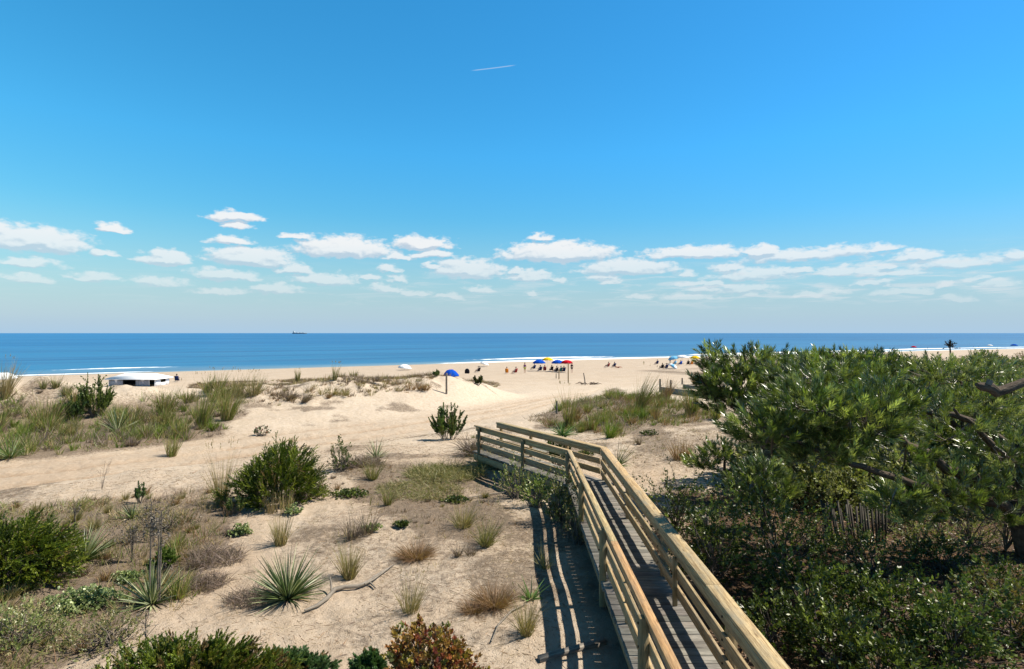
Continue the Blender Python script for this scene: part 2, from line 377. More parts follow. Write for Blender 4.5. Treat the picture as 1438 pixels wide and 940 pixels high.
M_DECK = m_wood('weathered_deck_boards', (.125, .115, .10), (.25, .23, .20), (.10, .092, .08))
M_GREY = m_wood('silvered_driftwood', (.17, .145, .12), (.30, .265, .22), (.12, .10, .085), .6)
def m_bark(name, a, b):
    m, nt, out = mat(name); gsrc = attr(nt, 'grain', 'Vector')
    n = noise(nt, vmath(nt, 'MULTIPLY', gsrc, (8, 60, 60)), 1.2, 4, .6, .4); c = mixc(nt, mapr(nt, n, .35, .65), a, b)
    principled(nt, out, c, .9, n, .9, .03, .15); return m
M_BARK = m_bark('pine_bark', (.045, .032, .024), (.12, .09, .065))
M_TWIG = m_bark('grey_twigs', (.10, .085, .07), (.22, .19, .16))

# ------------------------------------------------------------------ ground
def m_sand():
    m, nt, out = mat('dune_sand'); g_ = node(nt, 'ShaderNodeNewGeometry'); P = g_.outputs['Position']
    n1 = noise(nt, P, .35, 4, .55); n2 = noise(nt, P, 6, 4, .6); n3 = noise(nt, P, 60, 3, .6); n4 = noise(nt, P, 420, 2, .5)
    c = mixc(nt, mapr(nt, n1, .35, .65), (.43, .335, .25), (.50, .41, .32))
    sy_ = node(nt, 'ShaderNodeSeparateXYZ'); nt.links.new(P, sy_.inputs[0])
    c = mixc(nt, mathn(nt, 'MULTIPLY', mapr(nt, sy_.outputs[1], 20, 36, 0, .7), mapr(nt, sy_.outputs[1], 55, 85, 1, .15)), c, (.56, .475, .385))
    c = mixc(nt, mapr(nt, sy_.outputs[1], 60, 100, 0, .5), c, (.38, .31, .25))
    c = mixc(nt, mapr(nt, n2, .38, .72, 0, .55), c, (.34, .255, .175))
    c = mixc(nt, mapr(nt, n3, .55, .75, 0, .30), c, (.40, .29, .20))
    vo = node(nt, 'ShaderNodeTexVoronoi', ins={'Scale': 26}); nt.links.new(P, vo.inputs['Vector'])
    c = mixc(nt, mapr(nt, vo.outputs['Distance'], .06, .12, .5, 0), c, (.80, .74, .66))
    lit = attr(nt, 'litter', 'Fac'); wet = attr(nt, 'wet', 'Fac'); trk = attr(nt, 'track', 'Fac'); duff = attr(nt, 'duff', 'Fac')
    brk = mathn(nt, 'ADD', mathn(nt, 'MULTIPLY', noise(nt, P, 9, 5, .7), .9), mathn(nt, 'MULTIPLY', noise(nt, P, 45, 3, .7), .5))
    lm = mapr(nt, mathn(nt, 'ADD', mathn(nt, 'MULTIPLY', lit, 1.1), mathn(nt, 'MULTIPLY_ADD', brk, 1.3, -1.20)), .08, .42, 0, .88)
    lc = mixc(nt, mapr(nt, noise(nt, P, 14, 4, .7), .38, .62), (.115, .088, .065), (.25, .19, .13)); lc = mixc(nt, mapr(nt, n3, .4, .6), lc, (.13, .095, .07))
    c = mixc(nt, mathn(nt, 'MULTIPLY', trk, mapr(nt, n2, .3, .7, .5, 1.0)), c, (.34, .235, .15))
    c = mixc(nt, lm, c, lc)
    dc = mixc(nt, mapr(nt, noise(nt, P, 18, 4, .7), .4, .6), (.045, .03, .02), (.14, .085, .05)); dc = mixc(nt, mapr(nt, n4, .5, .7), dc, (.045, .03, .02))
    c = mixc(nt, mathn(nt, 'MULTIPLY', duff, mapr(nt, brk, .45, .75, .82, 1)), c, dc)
    c = mixc(nt, wet, c, (.30, .235, .195))
    h = mathn(nt, 'ADD', mathn(nt, 'ADD', mathn(nt, 'MULTIPLY', n2, 2.2), mathn(nt, 'MULTIPLY', n3, .9)), mathn(nt, 'MULTIPLY', n4, .25))
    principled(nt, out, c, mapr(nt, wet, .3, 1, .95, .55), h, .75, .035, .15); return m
def inpoly(x, y, poly):
    ins = np.zeros(x.shape, bool); n = len(poly)
    for i in range(n):
        x1, y1 = poly[i][:2]; x2, y2 = poly[(i+1) % n][:2]
        c = ((y1 > y) != (y2 > y)) & (x < (x2-x1)*(y-y1)/(y2-y1+1e-12)+x1); ins ^= c
    return ins
def wpoly(pts): return [at(*p)[:2] for p in pts]
# areas of low growth: polygons in the plan, with amount
AREAS = {
 'left_dune': wpoly([(-60, 560), (60, 548), (160, 556), (250, 560), (330, 545), (345, 575), (300, 615), (230, 640), (150, 662), (40, 672), (-80, 690)]),
 'left_front': wpoly([(-60, 705), (120, 700), (240, 690), (330, 690), (345, 735), (300, 790), (235, 860), (150, 880), (60, 980), (-120, 980)]),
 'mid_grass': wpoly([(560, 672), (610, 645), (680, 640), (700, 660), (690, 690), (620, 698), (560, 700)]),
 'sand_fore': wpoly([(345, 760), (470, 700), (560, 700), (745, 700), (752, 940), (640, 940), (480, 940), (330, 880)]),
 'mid_front': wpoly([(455, 660), (540, 650), (640, 690), (720, 700), (700, 770), (640, 790), (560, 760), (520, 720), (480, 700)]),
 'right_mound': wpoly([(735, 590), (790, 572), (850, 556), (930, 560), (990, 572), (1010, 590), (960, 598), (900, 600), (860, 618), (820, 612), (760, 600)]),
 'right_flat': wpoly([(870, 620), (960, 600), (1060, 610), (1080, 660), (990, 670), (920, 670), (880, 660)]),
 'crest_left': wpoly([(260, 540), (430, 532), (560, 530), (660, 532), (700, 540), (600, 548), (460, 560), (350, 570), (280, 560)]),
}
DUFF = [(2.9, 1.0), (2.7, 6.5), (3.0, 9.5), (3.6, 12.5), (6.0, 15.5), (11, 20), (22, 30), (40, 40), (60, 20), (40, 1), (12, -3), (3, -3)]
def make_ground():
    na, nr = 860, 760
    azs = np.linspace(R(-82), R(82), na)
    rs = np.concatenate([[.01, .6], np.geomspace(1.3, 4200, nr)]); nr = len(rs)
    A, Rr = np.meshgrid(azs, rs); x = np.sin(A)*Rr; y = np.cos(A)*Rr-.0
    z = height(x, y)
    s = (shore(x)-y)*.87
    z = np.where(s < -25, -1.25-.02*np.minimum(-s-25, 200), z)
    i = np.arange(nr-1)[:, None]*na; j = np.arange(na-1)[None]
    Fc = np.stack([i+j, i+j+1, i+na+j+1, i+na+j], -1).reshape(-1, 4)[:, ::-1]
    mb = MB(); mb.add(np.stack([x, y, z], -1).reshape(-1, 3), Fc)
    o = mb.obj('ground', m_sand(), smooth=True); me = o.data
    lit = np.zeros(x.shape); xf, yf = x, y
    for k, v in AREAS.items():
        n = fbm(x*.6, y*.6, 61, 3)*1.6; ins = 0; rr_ = np.random.default_rng(5); kk = np.clip(np.hypot(x, y)/14, .6, 3)
        for q in range(14):
            a_, b_ = rr_.normal(size=2)*.45; ins = ins+inpoly(x+n*.6+a_*kk, y+n+b_*kk, v)/14
        lit = np.maximum(lit, ins*{'left_front': .85, 'left_dune': .75, 'right_mound': .8, 'mid_grass': .75, 'mid_front': .75, 'sand_fore': .42, 'right_flat': .5, 'crest_left': .3}[k])
    pd, ps, pz, pa = path_q(x, y); trk = (1-sst(pd, 2.0, 3.4))*(1-sst(y, 50, 70))
    lit = lit*(1-trk)
    lit = np.maximum(lit, .62*sst(fbm(x*.55, y*.55, 71, 4), -.12, .38)*(1-trk)*(y < 45))
    lit = lit*(1-sst(s, 75, 40)) if False else np.where(s < 60, 0, lit)
    lit = np.maximum(lit, .85*sst(x, 18, 26)*sst(y, 24, 34)*(s > 75)*(.55+fbm(x*.12, y*.12, 77, 3)))
    duff = 0
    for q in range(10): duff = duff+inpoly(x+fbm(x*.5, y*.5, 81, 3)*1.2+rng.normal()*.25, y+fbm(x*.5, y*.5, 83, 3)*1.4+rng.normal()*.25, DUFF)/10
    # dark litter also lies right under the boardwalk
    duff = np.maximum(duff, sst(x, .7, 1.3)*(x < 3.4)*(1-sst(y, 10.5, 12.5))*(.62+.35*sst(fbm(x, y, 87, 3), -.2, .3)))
    wetn = fbm(x*.03, y*.03, 91, 3)*8
    wet = 1-sst(s+wetn, 7, 19)
    rut = np.exp(-((np.abs(ps+.4+.5*np.sin(pa*.13))-.85)/.22)**2)+.8*np.exp(-((np.abs(ps-.9+.4*np.sin(pa*.09+1))-.85)/.18)**2); trk = trk*np.clip(.25+.75*rut*(.7+fbm(x*.5, y*.5, 97, 3)), 0, 1)
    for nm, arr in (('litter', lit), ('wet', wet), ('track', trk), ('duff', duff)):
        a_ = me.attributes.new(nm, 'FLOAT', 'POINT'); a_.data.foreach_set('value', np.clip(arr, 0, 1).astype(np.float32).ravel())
    tag(o, kind='structure')
make_ground()

# ------------------------------------------------------------------ sea
def make_sea():
    us = np.concatenate([np.linspace(-420, 900, 560), np.geomspace(905, 70000, 50)]); us = np.concatenate([-np.geomspace(70000, 425, 50), us])
    bs = np.concatenate([np.linspace(-9, 60, 210), np.geomspace(60.5, 70000, 230)])
    U, B = np.meshgrid(us, bs)
    x = U*1.0; y = shore(np.clip(U, -3000, 3000))+np.where(np.abs(U) > 3000, 0, 0)+B/.87
    lw = fbm(x*.012, B*.05, 101, 3)
    swell = .16*np.sin(B*.155+lw*6)*sst(B, 5, 40)*(1-sst(B, 300, 900))
    brk = .55*np.exp(-((B-13-8*lw)/3.2)**2)*np.clip(.35+1.6*fbm(x*.02, B*.01, 105, 2)+.5*sst(x, -40, 60), 0, 1.2)
    chop = .05*fbm(x*.4, y*.4, 107, 3)*sst(B, 0, 12)*(1-sst(B, 100, 300))
    z = .02+swell+brk+chop - .08*sst(-B, 0, 9)
    n = us.size; m = bs.size
    i = np.arange(m-1)[:, None]*n; j = np.arange(n-1)[None]
    Fc = np.stack([i+j, i+j+1, i+n+j+1, i+n+j], -1).reshape(-1, 4)
    thin_ = .72-.42*sst(x, 70, 240)
    foam = np.exp(-((B-3)/(2.2+3.8*sst(x, -60, 20))/thin_)**2)*np.clip(.35+.9*sst(x, -60, 30)+1.3*fbm(x*.03, B*.06, 111, 3), 0, 1.4)
    foam = foam+1.3*np.exp(-((B-11.5-8*lw)/(1.2+1.8*sst(x, -60, 20))/thin_)**2)*np.clip(-.45+1.9*fbm(x*.02, B*.01, 105, 2)+1.1*sst(x, -70, 40), 0, 1.2)
    m_, nt, out = mat('sea_water'); P = node(nt, 'ShaderNodeNewGeometry').outputs['Position']
    off = attr(nt, 'off', 'Fac'); fo = attr(nt, 'foam', 'Fac'); al = attr(nt, 'shoreuv', 'Vector')
    c = mixc(nt, mapr(nt, off, 20, 420, 0, 1), (.026, .145, .27), (.011, .115, .26)); c = mixc(nt, mapr(nt, off, 400, 4000), c, (.008, .12, .285))
    c = mixc(nt, mapr(nt, off, 0, 16, .8, 0), c, (.22, .30, .30))
    st = noise(nt, vmath(nt, 'MULTIPLY', al, (.004, .045, 0)), 1, 4, .6, .4); c = mixc(nt, mapr(nt, st, .47, .62, 0, .72), c, (.018, .085, .19))
    st2 = noise(nt, vmath(nt, 'MULTIPLY', al, (.0007, .006, 0)), 1, 4, .6, .3); c = mixc(nt, mapr(nt, st2, .45, .7, 0, .35), c, (.05, .25, .46))
    w1 = noise(nt, vmath(nt, 'MULTIPLY', al, (.12, .6, 1)), 1, 3, .6); w2 = noise(nt, vmath(nt, 'MULTIPLY', al, (.7, 1.7, 1)), 1, 3, .6)
    hh = mathn(nt, 'ADD', mathn(nt, 'MULTIPLY', w1, 1.0), mathn(nt, 'MULTIPLY', w2, .35))
    bmp = node(nt, 'ShaderNodeBump', ins={'Strength': .6, 'Distance': .5}); nt.links.new(hh, bmp.inputs['Height'])
    d = node(nt, 'ShaderNodeBsdfDiffuse'); nt.links.new(c, d.inputs[0]); nt.links.new(bmp.outputs[0], d.inputs[1])
    gl = node(nt, 'ShaderNodeBsdfGlossy', ins={'Roughness': .32, 'Color': (.75, .88, 1, 1)}); nt.links.new(bmp.outputs[0], gl.inputs['Normal'])
    mx = node(nt, 'ShaderNodeMixShader', ins={0: .22}); nt.links.new(d.outputs[0], mx.inputs[1]); nt.links.new(gl.outputs[0], mx.inputs[2])
    fn = noise(nt, vmath(nt, 'MULTIPLY', al, (.25, .7, 1)), 1.5, 5, .7); ff = mapr(nt, mathn(nt, 'ADD', fo, mathn(nt, 'MULTIPLY_ADD', fn, 1.1, -.72)), .22, .5, 0, 1)
    fd = node(nt, 'ShaderNodeBsdfDiffuse', ins={0: (.86, .88, .88, 1)})
    mx2 = node(nt, 'ShaderNodeMixShader'); nt.links.new(ff, mx2.inputs[0]); nt.links.new(mx.outputs[0], mx2.inputs[1]); nt.links.new(fd.outputs[0], mx2.inputs[2])
    nt.links.new(mx2.outputs[0], out.inputs[0])
    mb = MB(); mb.add(np.stack([x, y, z], -1).reshape(-1, 3), Fc); o = mb.obj('sea', m_, smooth=True)
    for nm, arr in (('off', B), ('foam', foam)):
        a_ = o.data.attributes.new(nm, 'FLOAT', 'POINT'); a_.data.foreach_set('value', arr.astype(np.float32).ravel())
    a_ = o.data.attributes.new('shoreuv', 'FLOAT_VECTOR', 'POINT'); a_.data.foreach_set('vector', np.stack([U*1.13, B, B*0], -1).astype(np.float32).ravel())
    tag(o, kind='structure')
make_sea()
#PART2
# ------------------------------------------------------------------ boardwalk
ZC, ZD = 6.30, 5.55
def wc(lo=.8, hi=1.15, t=(1, 1, 1)): k = random.uniform(lo, hi); return tuple(k*a*random.uniform(.97, 1.03) for a in t)
def make_boardwalk():
    root = empty('boardwalk', (1.75, 8, 5.1)); inv = np.array([-1.75, -8, -5.1])
    tag(root, 'raised wooden boardwalk with two railings, bending left towards the sand track', 'boardwalk')
    def put(mb, name, m):
        mb.V = [v+inv for v in mb.V]; o = mb.obj(name, m, root)
        b = o.modifiers.new('edge', 'BEVEL'); b.width = .004; b.segments = 1; return o
    L0, L1, L2 = (1.323, -1.2), (1.323, 13.12), (-1.08, 16.72)
    R0, R1, R2 = (2.165, -1.2), (2.165, 13.44), (-.42, 17.28)
    # deck: boards across the walk
    mb = MB(); y = -1.2
    while y < 13.2:
        t = wc(.72, 1.22, (1, .99, .97)); dz = random.uniform(-.004, .004)
        board(mb, (1.235+random.uniform(-.012, .012), y+.07, ZD-.019+dz), (2.245+random.uniform(-.012, .012), y+.07+random.uniform(-.003, .003), ZD-.019+dz), .134, .038, t); y += .143
    put(mb, 'deck', M_DECK)
    a = np.array([1.79, 13.05]); b = np.array([-.75, 17.0]); T = (b-a)/np.linalg.norm(b-a); N = np.array([T[1], -T[0]]); mb = MB(); k = -.25
    while k < np.linalg.norm(b-a)+.05:
        p = a+T*k; t = wc(.8, 1.3); w = .49
        board(mb, (*(p-N*w), ZD-.026+random.uniform(-.003, .003)), (*(p+N*w), ZD-.026), .134, .036, t); k += .143
    put(mb, 'deck', M_DECK)
    # stringers
    for A, B in (((1.30, -1.2), (1.30, 13.0)), ((2.20, -1.2), (2.20, 13.3)), ((1.30, 13.0), (-1.1, 16.6)), ((2.18, 13.4), (-.4, 17.15))):
        mb = MB(); board(mb, (*A, ZD-.15), (*B, ZD-.15), .038, .17, wc()); put(mb, 'stringer', M_POST)
    # caps: narrow on the left, wide on the right
    e = math.tan(R(17)); 
    for A, B, w, ea, eb, pieces in ((L0, L1, .092, 0, -e*.046, 5), (L1, L2, .092, e*.046*-1, 0, 2), (R0, R1, .165, 0, -e*.082, 4), (R1, R2, .165, -e*.082, 0, 2)):
        A = np.array(A); B = np.array(B)
        for i in range(pieces):
            p = A+(B-A)*i/pieces; q = A+(B-A)*(i+1)/pieces; g = nrm(B-A)*.0025
            if i < pieces-1: q = q-g
            mb = MB(); warm = (1.0, .80, .70) if (i in (1, 2) and w < .1 and pieces > 2) else (1, 1, 1)
            board(mb, (*p, ZC-.019), (*q, ZC-.019+random.uniform(-.002, .002)), w, .038, wc(.98, 1.22, warm), endA=ea if i == 0 else 0, endB=eb if i == pieces-1 else 0); put(mb, 'handrail', M_RAIL)
    # skirts and the two lower rails, fixed to the inner face of the posts
    def rail(A, B, zt, h=.089, n=1, nm='rail'):
        A = np.array(A, float); B = np.array(B, float)
        for i in range(n):
            p = A+(B-A)*i/n; q = A+(B-A)*(i+1)/n; j = random.uniform(-.008, .008)
            mb = MB(); board(mb, (*p, zt-h/2+j), (*(q-nrm(B-A)*.004), zt-h/2+random.uniform(-.008, .008)), .036, h, wc(.85, 1.15)); put(mb, nm, M_RAIL)
    for zt, hh in ((ZC-.040, .122), (6.036, .134), (5.804, .134)):
        rail((1.336, -1.2), (1.336, 13.08), zt, hh, n=4); rail((2.098, -1.2), (2.098, 13.36), zt, hh, n=3)
        rail((1.31, 13.16), (-1.05, 16.70), zt, hh, n=1); rail((2.08, 13.44), (-.46, 17.2), zt, hh, n=2)
    # posts, 4x4, down into the sand
    d = nrm(np.array([L2[0]-L1[0], L2[1]-L1[1]])); nl = np.array([-d[1], d[0]])  # left of travel
    spots = [(1.268, yy) for yy in (.55, 3.03, 5.5, 7.96, 10.45, 13.0)]+[(2.165, yy) for yy in (.6, 3.1, 5.62, 8.1, 10.6, 13.38)]
    for f in (.42, .93): spots.append((L1[0]+(L2[0]-L1[0])*f+nl[0]*.055, L1[1]+(L2[1]-L1[1])*f+nl[1]*.055))
    for f in (.3, .64, .97): spots.append((R1[0]+(R2[0]-R1[0])*f-nl[0]*.02, R1[1]+(R2[1]-R1[1])*f-nl[1]*.02))
    for i, (x, y_) in enumerate(spots):
        zb = hz(x, y_)-.25; mb = MB(); tt = wc(.7, 1.05)
        mb2 = []; board(mb, (x, y_, zb), (x, y_, ZC-.041), .089, .089, tt, up=(0, 1, 0)); put(mb, 'post', M_POST)
    for (x, y_) in spots[:5]+spots[6:11]:
        for zz in (ZC-.10, 5.97, 5.74):
            sx = -1 if x < 1.6 else 1; mb = MB(); tube(mb, [(x-.046*1.0, y_+random.uniform(-.02, .02), zz), (x-.054, y_, zz)] if sx < 0 else [(x-.088, y_, zz), (x-.096, y_, zz)], .012, 7, (.25, .2, .17)); put(mb, 'bolt', M_GREY)
    # slim battens splicing the inner rails
    for x, y_ in ((1.372, 6.76), (2.062, 4.4), (2.062, 7.2), (1.372, 2.2)):
        mb = MB(); board(mb, (x, y_, ZD+.003), (x, y_, ZC-.13), .06, .03, wc(.8, 1), up=(0, 1, 0)); put(mb, 'batten', M_POST)
    # short stair at the far right side of the walk
    for j in range(5):
        mb = MB(); p = np.array(R2)+np.array([.62, .12])-d*(.25+.0*j); q = p+nl*-(.1+.16*j)
        board(mb, (q[0]-d[0]*.35, q[1]-d[1]*.35, ZD-.10-.02*j), (q[0]+d[0]*.35, q[1]+d[1]*.35, ZD-.10-.02*j), .12, .035, wc(1, 1.3)); put(mb, 'side_step', M_DECK)
make_boardwalk()

# ------------------------------------------------------------------ posts, fences, timbers, driftwood
def post_thing(px, py, top, r, label, lean=(0, 0), name='wooden_post', group=None, m=M_GREY, seg=9):
    x, y, z = at(px, py); h = top*y/F; mb = MB()
    tube(mb, [(0, 0, -.3), (lean[0]*.3, lean[1]*.3, h*.4), (lean[0], lean[1], h)], [r*1.05, r, r*.92], seg, wc(.8, 1.1))
    o = mb.obj(name, m, loc=(x, y, z)); return tag(o, label, 'post', group)
post_thing(627, 553, 29, .07, 'dark upright post on the dune slope below the blue tilted beach umbrella')
post_thing(798, 538, 28, .075, 'tall brown post standing in the sand under the red beach umbrella', m=M_POST)
post_thing(785, 533, 14, .08, 'pale post left of the tall brown post by the red umbrella', m=M_POST)
post_thing(781, 532, 7, .06, 'short dark stub of a post left of the pale post at the beach gap')
post_thing(822, 541, 17, .07, 'leaning post with dark wrack heaped round its foot at the beach gap', lean=(-.22, 0))
post_thing(782, 581, 18, .05, 'short dark post among the beach grass behind the boardwalk')
post_thing(927, 551, 18, .07, 'front post of the old timber edging right of the beach gap')
post_thing(942, 551, 17, .06, 'second post of the old timber edging, beside brown grass')
post_thing(958, 540, 9, .06, 'third post of the old timber edging, further down the sand')
post_thing(971, 531, 6, .06, 'smallest and farthest post of the old timber edging')
post_thing(992, 792, 68, .06, 'weathered grey fence post in the dark bushes right of the boardwalk', lean=(-.02, 0))
post_thing(979, 796, 40, .02, 'thin grey stake left of the weathered fence post in the bushes', name='stake')
def timber(pa, pb, hh, th, label, lift=0.0):
    a = np.array(at(*pa)); b = np.array(at(*pb)); c = (a+b)/2; mb = MB()
    board(mb, a-c+(0, 0, hh*.3), b-c+(0, 0, hh*.3+lift), th, hh, wc(.9, 1.2)); o = mb.obj('timber_beam', M_GREY, loc=tuple(c)); return tag(o, label, 'timber')
timber((928, 551), (1012, 562), .42, .16, 'long weathered timber half buried in sand, nearest of the edging')
timber((960, 545), (1004, 550), .30, .16, 'shorter weathered timber lying behind the long edging timber')
timber((757, 930), (850, 903), .055, .09, 'dark old board lying in the boardwalk shadow')
mb = MB(); x, y, z = at(827, 540)
for i in range(14):
    a = random.uniform(0, 6.3); l = random.uniform(.5, 1.3); p = np.array([random.uniform(-1, .9), random.uniform(-.3, .3), .04])
    tube(mb, [p, p+np.array([math.cos(a)*l*.5, math.sin(a)*l*.2, random.uniform(.05, .3)]), p+np.array([math.cos(a)*l, math.sin(a)*l*.3, .03])], [.05, .04, .02], 5, (.5, .4, .35))
tag(mb.obj('driftwood_pile', M_GREY, loc=(x, y, z)), 'small dark heap of driftwood at the foot of the leaning post', 'driftwood')
def branch_thing(pts, rads, label, forks=(), name='fallen_branch', m=M_GREY, cat='branch', lift=.02, C=(1, 1, 1)):
    W_ = [np.array(at(*p))+np.array([0, 0, lift+r]) for p, r in zip(pts, rads)]; c = W_[0].copy(); mb = MB()
    tube(mb, [w-c for w in W_], rads, 7, C)
    for f, fr in forks:
        tube(mb, [np.array(at(*p))+np.array([0, 0, lift+hh])-c for p, hh in f], fr, 6, C)
    return tag(mb.obj(name, m, loc=tuple(c), smooth=True), label, cat)
branch_thing([(428, 861), (446, 855), (460, 846), (470, 836), (484, 830), (502, 828), (516, 823), (528, 814), (540, 806), (553, 797)], [.018, .027, .032, .034, .032, .030, .028, .022, .016, .009],
             'crooked grey driftwood branch lying on bare sand right of the large green yucca', [([(512, 826, ), (528, 818), (545, 803)], [.02, .016, .008])] and
             [([((512, 825), .03), ((524, 820), .05), ((545, 803), .02)], [.02, .016, .007]), ([((466, 842), .03), ((465, 834), .10), ((463, 829), .16)], [.016, .012, .006]), ([((520, 823), .02), ((527, 828), .01)], [.018, .01])])
branch_thing([(690, 905), (700, 880), (718, 862), (740, 850)], [.008, .012, .012, .006], 'thin grey dead twig curving on the sand near the boardwalk shadow')
branch_thing([(600, 938), (560, 905), (520, 925)], [.006, .009, .004], 'thin bare twig on the sand left of the red leaved shrub') if False else None
branch_thing([(655, 700), (690, 695), (735, 690)], [.008, .014, .012], 'dead stick lying on litter left of the boardwalk bend')
# slatted sand fence in the scrub
def sand_fence():
    a = np.array(at(1166, 768)); b = np.array(at(1243, 764)); n = 20
    root = empty('sand_fence', tuple(a)); tag(root, 'dark slatted sand fence half hidden below the pine branches', 'fence')
    for i in range(n):
        f = i/(n-1); p = (b-a)*f; h = .78*random.uniform(.85, 1.08); l = (1-f)*-.18+random.uniform(-.03, .03); mb = MB()
        board(mb, (0, 0, -.15), (l, 0, h), .036, .012, wc(.22, .45), up=(0, 1, 0)); o = mb.obj('slat', M_GREY, root, loc=(p[0], p[1], hz(a[0]+p[0], a[1]+p[1])-a[2]))
    for zz in (.25, .6):
        mb = MB(); tube(mb, [(0-.18*zz, .012, zz), tuple((b-a)*.5+np.array([-.08*zz, .012, zz])), tuple((b-a)+np.array([0, .012, zz]))], .004, 4, (.4, .4, .4)); mb.obj('wire', M_GREY, root)
sand_fence()

# ------------------------------------------------------------------ plants
G_GREEN = [(.14, .20, .03), (.20, .25, .045), (.10, .15, .025)]; G_TAN = [(.42, .32, .18), (.33, .25, .13), (.26, .20, .10)]
G_BROWN = [(.25, .15, .09), (.32, .20, .11), (.20, .125, .08)]; G_OLIVE = [(.20, .19, .08), (.15, .16, .06), (.28, .23, .11)]; G_PURP = [(.19, .14, .12), (.25, .19, .16), (.14, .10, .085)]
PALS = {'green': G_GREEN, 'tan': G_TAN, 'brown': G_BROWN, 'olive': G_OLIVE, 'purple': G_PURP, 'greentan': G_GREEN+G_TAN, 'greenbrown': G_GREEN+G_BROWN+G_OLIVE, 'olivetan': G_OLIVE+G_TAN}
def tuft_mesh(mb, w, h, n, cols, bw, spread=.55, bend=.35, lean=(0, 0), seg=3, upright=.0, c0=(0, 0, 0)):
    r = np.sqrt(rng.random(n))*w*.16; a = rng.random(n)*6.283
    P = np.stack([np.cos(a)*r, np.sin(a)*r, -np.ones(n)*.02], 1)+np.array(c0)
    a2 = a+rng.normal(size=n)*.5; t = (np.abs(rng.normal(size=n))*.5+.1)*spread*(1-upright)
    D = np.stack([np.cos(a2)*t+lean[0], np.sin(a2)*t+lean[1], np.ones(n)], 1)
    L = h*(.45+.6*rng.random(n)); ribbons(mb, P, D, L, bw*(.6+.8*rng.random(n)), bend*(rng.random(n)**1.5), pal(PALS[cols], n), seg)
def grass(px, py, w, h, cols, label, n=150, spread=.6, bend=.35, lean=(0, 0), name='grass_tuft', cat='grass', upright=0, ball=False, heads=0):
    x, y, z = at(px, py); k = y/F; W_, H_ = w*k, h*k*1.05; mb = MB(); bw = max(.005, y*.00075)
    if ball:
        n2 = n*2; a = rng.random(n2)*6.283; e = np.arccos(rng.random(n2)*.95); r = np.sqrt(rng.random(n2))*W_*.3
        P = np.stack([np.cos(a)*r, np.sin(a)*r*.8, np.zeros(n2)], 1); D = np.stack([np.cos(a)*np.sin(e)*.7, np.sin(a)*np.sin(e)*.7, np.cos(e)*.8+.2], 1)+rng.normal(size=(n2, 3))*.16
        ribbons(mb, P, D, H_*(.5+.55*rng.random(n2)), bw*.8, .15, pal(PALS[cols], n2), 2)
    else:
        subs = max(1, int(W_/max(H_, .1)*1.6+.4))
        for i in range(subs):
            o = ((i-(subs-1)/2)/max(subs, 1)*W_*.8+random.uniform(-.05, .05)*W_, random.uniform(-.18, .18)*W_, 0)
            tuft_mesh(mb, W_/subs**.5, H_*random.uniform(.75, 1), n//subs+20, cols, bw, spread, bend, lean, upright=upright, c0=o)
    if heads:
        a = rng.random(heads)*6.283; D = np.stack([np.cos(a)*.2+lean[0], np.sin(a)*.2+lean[1], np.ones(heads)], 1)
        P = np.stack([np.cos(a)*W_*.1, np.sin(a)*W_*.1, 0*a], 1); ribbons(mb, P, D, H_*1.15, bw*.7, .12, pal(G_TAN, heads), 4)
        tipp = P+nrm(D)*H_*1.0; sprigs(mb, tipp-nrm(D)*.1, D, .16, 8, .05, bw*1.3, .4, pal(G_TAN, heads))
    return tag(mb.obj(name, M_GRASS, loc=(x, y, z)), label, cat)
